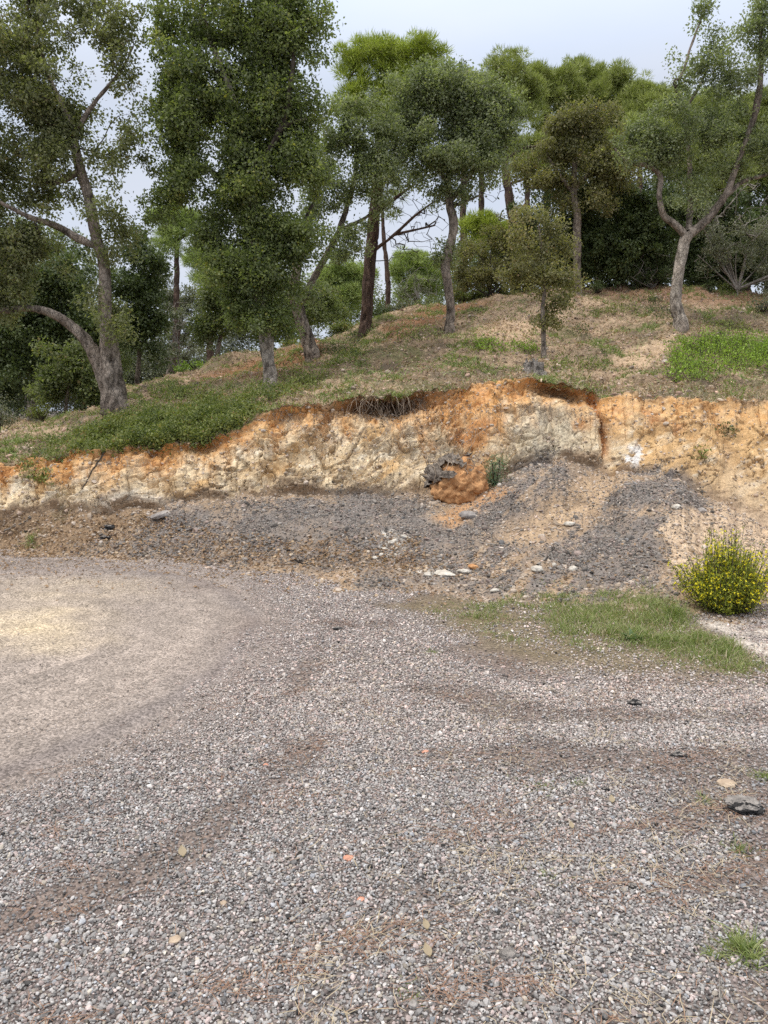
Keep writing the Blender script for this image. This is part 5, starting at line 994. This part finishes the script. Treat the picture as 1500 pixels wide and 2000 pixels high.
stone('white stone beside the left end of the yard rubble', 1082, 1103, 5, 4, 'white_rock', WS)
CH = 'chalk lumps spilled in a heap'
for k_, (a_, b_, c_) in enumerate([(728, 1086, 6), (742, 1080, 7), (752, 1070, 8), (760, 1060, 7), (772, 1052, 6), (783, 1044, 7), (790, 1038, 5), (770, 1068, 6), (757, 1082, 6), (780, 1060, 5), (745, 1066, 5), (765, 1078, 4), (792, 1050, 4)]):
    stone('white chalk lump in the little spill below the orange clod', a_ + rng.uniform(-6, 6), b_ + rng.uniform(-5, 5), c_ * rng.uniform(.4, 1.2), c_ * rng.uniform(.35, .8), 'white_rock', CH)
TR = 'terracotta fragments in the gravel'
stone('pink terracotta fragment in the gravel, bottom centre', 705, 1756, 9, 5, 'brick', TR, seed=11)
stone('pink terracotta fragment above the bottom centre one', 681, 1676, 12, 6, 'brick', TR, seed=12)
stone('small orange fragment left of centre in the gravel', 519, 1494, 6, 4, 'brick', TR, seed=13)
stone('brown fragment in the bottom left gravel', 342, 1836, 14, 8, 'tan_rock', TR, seed=14)
stone('tan pebble in the left foreground', 437, 1764, 8, 6, 'tan_rock', None, seed=15)
stone('rounded grey stone in the bottom gravel right of centre', 990, 1862, 20, 12, 'asphalt_top', None, seed=16, hi=True)
stone('sharp pale stone at the bottom edge', 808, 1962, 13, 9, 'grey_rock', None, seed=17)
stone('layered tan stone above the broken asphalt', 1421, 1530, 20, 8, 'tan_rock', None, seed=18)
stone('reddish fragment left of the broken asphalt foreground', 830, 1468, 8, 3, 'brick', TR, seed=21)
AS = 'broken bits of asphalt'
def asphalt(lbl, px, py, rx, rz, seed):
    h = hit(px, py + rz * .4); k = h[1] / F; root = link('asphalt_lump', None, label=lbl, cat='asphalt lump', group=AS, loc=h)
    a = stone_mesh('core', rx * k, rx * k * .6, rz * k, M['asphalt'], seed, .75, True); o = link('core', a, root); o.location = (0, 0, rz * k * .3)
    b = stone_mesh('dusty_top', rx * k * .92, rx * k * .62, rz * k * .45, M['asphalt_top'], seed + 1, .6, True); o = link('dusty_top', b, root); o.location = (0, rx * k * .12, rz * k * .85)
asphalt('longest black lump of broken asphalt at the right edge of the foreground', 1455, 1576, 42, 17, 31)
asphalt('black asphalt lump in the gravel in front of the grass strip', 1240, 1374, 15, 8, 33)
asphalt('asphalt bit right below the one in front of the grass strip', 1325, 1474, 16, 6, 35)
asphalt('black asphalt crumb at the left end of the grey heap', 213, 1030, 14, 6, 37)
asphalt('flat black asphalt crumb below the other at the left heap', 206, 1050, 12, 4, 39)
asphalt('small black crumb in the middle of the yard', 660, 1228, 10, 4, 41)
asphalt('small asphalt crumb right of the flat grass patch', 1182, 1542, 8, 6, 43)
asphalt('asphalt crumb in the right foreground', 1236, 1732, 11, 6, 45)
# the orange clod with its root mat
h = hit(893, 975); kz_ = h[1] / F; root = link('earth_clod', None, label='big orange clod of earth capped by a dark root mat at the cliff foot', cat='earth clod', loc=h)
v, f = IC4; q_ = v.copy(); q_ = q_ + v * (fbm(v * 1.3 + 3, 3, 51) * .22)[:, None]; w_1, w_2, w_i = worley(v * 2.6 + fbm(v * 2, 2, 52)[:, None] * .5, 53)
rel = (w_i - .5) * .22 - .10 * np.exp(-((w_2 - w_1) / .09) ** 2) + fbm(v * 6, 4, 55, .6) * .09 + (np.modf((v[:, 2] + v[:, 0] * .4) * 5 + fbm(v * 2, 3, 56) * 1.5 + 20)[0] - .5) * .07
q_ = q_ + v * rel[:, None]; size_ = np.array([56 * kz_, 42 * kz_, 47 * kz_]); cpos = (2 * kz_, .02, 30 * kz_)
o = link('clod', mesh_np('clod', q_ * size_, f, M['clod']), root); o.location = cpos
mk = (v[:, 2] * .75 - v[:, 0] * .75 + fbm(v * 2.5, 4, 57) * .55) > .52
fk = mk[f].all(1); sh_ = q_ + v * (.10 + .13 * fbm(v * 7, 4, 58, .7) + .10 * np.clip(ridged(v * 4, 3, 59), -.5, 1))[:, None]
o = link('root_mat', mesh_np('root_mat', np.concatenate([sh_ * size_, q_ * size_ * .96]), np.concatenate([f[fk], f[fk][:, ::-1] + len(v)]), M['rootmat']), root); o.location = cpos
tg_ = Acc()
for _ in range(60):
    s_ = np.array([rng.uniform(-62, 40) * kz_, rng.uniform(-.15, .15), rng.uniform(60, 84) * kz_]); pts = [s_]
    dv = rdir(1)[0] * [1, 1, .4]
    for q_ in range(5): dv = unit(dv + rng.normal(size=3) * .5 + [0, -.1, -.25]); pts.append(pts[-1] + dv * .05)
    tg_.tube(pts, np.linspace(.006, .002, 6), 4)
link('roots', tg_.mesh('roots', M['root']), root)
# stump with splintered top
h = hit(1041, 727); k_ = h[1] / F; root = link('tree_stump', None, label='weathered grey stump, splintered, at the lip above the orange cliff', cat='stump', loc=h)
sa_ = Acc(); hgt = np.array([-.06, 0, .05, .1, .14]); sa_.tube(np.stack([0 * hgt, 0 * hgt, hgt], -1), np.array([.17, .15, .125, .12, .115]), 24, bark=2.2, freq=(24, 6))
th = np.linspace(0, 6.283, 25)[:-1]; link('trunk', sa_.mesh('trunk', M['stump']), root)
sp_ = Acc()
for t_ in np.arange(26): 
    a_ = rng.random() * 6.283; r_ = rng.uniform(.01, .11); b_ = np.array([r_ * math.cos(a_), r_ * math.sin(a_), .06]); hh = rng.uniform(.08, .16); sp_.tube([b_, b_ + [rng.normal() * .01, rng.normal() * .01, hh * .6], b_ + [rng.normal() * .015, rng.normal() * .015, hh]], [.022, .016, .003], 6, bark=1.5, freq=(40, 10))
link('splinters', sp_.mesh('splinters', M['stump']), root)
# roots hanging from the undercut lip
def roots(lbl, x0, x1, y0, n, lpx, g='root tangles hanging from the lip', thick=.0024):
    base = hit((x0 + x1) / 2, y0); acc = Acc(); dpt = base[1]
    for _ in range(n):
        px0 = rng.uniform(x0, x1); hh = hit(px0, y0 + rng.uniform(-4, 6))
        if hh is None: continue
        p = hh + np.array([0, -.015, 0]); pts = [p]; dv = np.array([rng.normal() * .4, -.4, -.5]); ln = lpx * rng.uniform(.3, 1.2) * dpt / F; ns = 9
        for q_ in range(ns):
            dv = unit(dv + rng.normal(size=3) * [.45, .25, .3] + [0, .03, -.28]); nx_ = pts[-1] + dv * ln / ns
            pxx, pyy = proj(nx_[None]); s_ = hit(pxx[0], pyy[0])
            if s_ is not None and s_[1] < nx_[1] + .008: nx_ = s_ + np.array([0, -.012, 0])
            pts.append(nx_)
        acc.tube(pts, np.linspace(thick * rng.uniform(.5, 1.5), .001, ns + 1), 4)
    link('root_tangle', acc.mesh('root_tangle', M['root'], base), label=lbl, cat='roots', group=g, loc=base)
roots('tangle of thin roots hanging in the hollow left of the orange brow', 690, 835, 778, 70, 75)
roots('pale roots dangling over the grey recess below the stump', 1015, 1075, 790, 34, 80)
roots('fine roots trailing from the lip right of the stump', 1080, 1150, 800, 26, 50)
roots('roots under the orange brow left of the stump', 860, 980, 790, 30, 60)
roots('roots at the lip where the leafy mat ends', 520, 680, 805, 34, 45)
roots('long thin roots running down the cream cliff left of the clod', 700, 800, 830, 22, 130)
roots('roots below the leafy mat on the left bank', 180, 400, 892, 26, 45)
roots('long thin roots over the cliff between clod and gully', 880, 1000, 830, 20, 110)
# sticks
def stick(lbl, pts, r, mat='deadtwig', side=0):
    P3 = []
    for (a_, b_) in pts:
        h_ = hit(a_, b_); P3.append(h_ + [0, 0, r * 1.3])
    P3 = np.array(P3); base = P3[0]; acc = Acc(); ln = smooth_line(np.concatenate([P3, np.zeros((len(P3), 1))], 1), .03)[:, :3]; ln = ln + rng.normal(size=ln.shape) * r * .35
    acc.tube(ln, np.linspace(r, r * .4, len(ln)), 7, bark=.6)
    for _ in range(side):
        i_ = rng.integers(1, len(ln) - 1); d_ = unit(rng.normal(size=3) * [1, 1, .2] + [0, 0, .3]); acc.tube([ln[i_], ln[i_] + d_ * .05, ln[i_] + d_ * .1 + rng.normal(size=3) * .01], [r * .6, r * .5, r * .2], 5)
    link('stick', acc.mesh('stick', M[mat], base), label=lbl, cat='stick', group='fallen sticks', loc=base)
stick('grey stick lying diagonally on the big grey heap', [(1050, 1108), (1068, 1090), (1090, 1072)], .012, side=3)
stick('dark twig at the edge of the yard below the left heap', [(576, 1094), (590, 1102), (602, 1104)], .008, 'twig', 2)
stick('pale curved twig in the bottom right gravel', [(1385, 1968), (1405, 1952), (1420, 1932)], .004, side=2)
stick('pale thin twig at the bottom of the gravel', [(1125, 1978), (1165, 1965), (1190, 1935)], .003, side=2)
stick('short pale twig on the talus above the yard', [(950, 1064), (975, 1066), (995, 1065)], .008)
stick('pale twig among the leaves at the far left', [(5, 1040), (40, 1024), (60, 1012)], .009)
stick('dry branch over the weeds at the far left of the bank', [(90, 915), (105, 930), (115, 945)], .007, side=4)
stick('dark root slanting down the orange earth at the left of the bank', [(205, 885), (185, 915), (168, 945), (155, 965)], .012, 'twig', 3)
stick('thin straw near the middle of the right foreground', [(1008, 1728), (1030, 1748), (1060, 1768)], .002)
# single fallen leaves in the foreground
LVG = 'single fallen leaves on the gravel'
for (a_, b_, lb, w_) in [(840, 1877, 'yellow-tan fallen leaf in the bottom gravel', .026), (358, 1680, 'grey-brown leaf standing in the left gravel', .03), (1118, 1625, 'pale sliver of wood right of centre', .02), (1196, 1574, 'tan leaf below the small asphalt crumb', .024), (835, 1824, 'pale tan leaf above the yellow one', .022)]:
    h = hit(a_, b_); Vx, Fx = leaves(np.array([[0, 0, .014]]), unit(np.array([[.4, 1, .25]])), np.array([[.2, -.5, 1.]]), np.array([w_ * 1.7]), np.array([w_]))
    t_ = np.linspace(0, 1, 9)[:, None]; out = []; ax_ = unit(np.array([rng.normal() * .5, 1, .3])); sd_ = unit(np.cross(ax_, [0, 0, 1])); wv = np.sin(np.pi * t_ ** .8) * w_ * .5; ct = ax_ * t_ * w_ * 1.8 + [0, 0, .012]
    Vl = np.concatenate([ct, ct + sd_ * wv + [0, 0, .004], ct - sd_ * wv + [0, 0, .004]]); i_ = np.arange(8)[:, None]
    Fl = np.concatenate([np.concatenate([i_, i_ + 9, i_ + 10, i_ + 1], 1), np.concatenate([i_, i_ + 1, i_ + 19, i_ + 18], 1)])
    link('fallen_leaf', mesh_np('fallen_leaf', Vl, Fl, M['drygrass'], attrs={'rnd': np.full(27, .8)}), label=lb, cat='leaf', group=LVG, loc=h)

# ------------------------------------------------------------------ the yellow-flowered bush
h = hit(1418, 1196); k_ = h[1] / F; root = link('flowering_bush', None, label='bushy shrub full of small yellow flowers at the right edge of the yard', cat='flowering bush', loc=h)
st = Acc(); LC, LA, FCn, FA_ = [], [], [], []
sprays = [(k_s * 2.4, ((k_s + .5) / 52) ** .5, rng.uniform(.70, 1.12)) for k_s in range(52)]
for i_ in range(560):
    a0, e0, h0 = sprays[i_ % 52]; a_ = a0 + rng.normal() * .10 / (e0 + .2); e_ = abs(e0 + rng.normal() * .07); out = np.array([math.cos(a_), math.sin(a_) * .85, 0])
    hgt = (168 - 66 * min(e_, 1.1) ** 2) * k_ * h0 * rng.uniform(.5, 1.0) * (1.22 if rng.random() < .12 else 1); tip = out * e_ * 100 * k_ * h0 * rng.uniform(.7, 1.1) + [0, 0, max(hgt, .05)]
    b_ = out * rng.uniform(0, .07); mid = b_ * .5 + tip * .5 + out * .05 * e_ + rng.normal(size=3) * .012 - [0, 0, .03 * e_]
    ln = smooth_line(np.stack([np.append(b_ - [0, 0, .02], 0), np.append(mid, 0), np.append(tip, 0)]), .05)[:, :3]; st.tube(ln, np.linspace(.0032, .0012, len(ln)), 4)
    m = 46; t_ = rng.random(m) ** .75; q = ln[(t_ * (len(ln) - 1)).astype(int)] + rng.normal(size=(m, 3)) * .016; q = q[t_ > .22]; LC.append(q)
    m = rng.integers(0, 9) if h0 > .9 else rng.integers(0, 4); t_ = 1 - rng.random(m) ** 1.4 * .5; q = ln[(t_ * (len(ln) - 1)).astype(int)] + rng.normal(size=(m, 3)) * .02; FCn.append(q)
C = np.concatenate(LC); n = len(C); s = rng.uniform(.6, 1.3, n); Vx, Fx = leaves(C, unit(rng.normal(size=(n, 3)) + [0, 0, .9]), rdir(n), .024 * s, .008 * s)
link('stems', st.mesh('stems', M['twig']), root)
link('foliage', mesh_np('foliage', Vx, Fx, M['bush'], attrs={'rnd': rr(n, 4) * .93}), root)
C = np.concatenate(FCn); C = C[C[:, 2] > .08]; n = len(C); C5 = np.repeat(C, 4, 0); fa = rdir(n); A5 = unit(np.repeat(fa, 4, 0) * .5 + rdir(n * 4)); s = rng.uniform(.8, 1.3, n * 4)
Vx, Fx = leaves(C5, A5, rdir(n * 4), .0125 * s, .011 * s)
link('flowers', mesh_np('flowers', Vx, Fx, M['yellow'], attrs={'rnd': rr(n * 4, 4) * .9}), root)
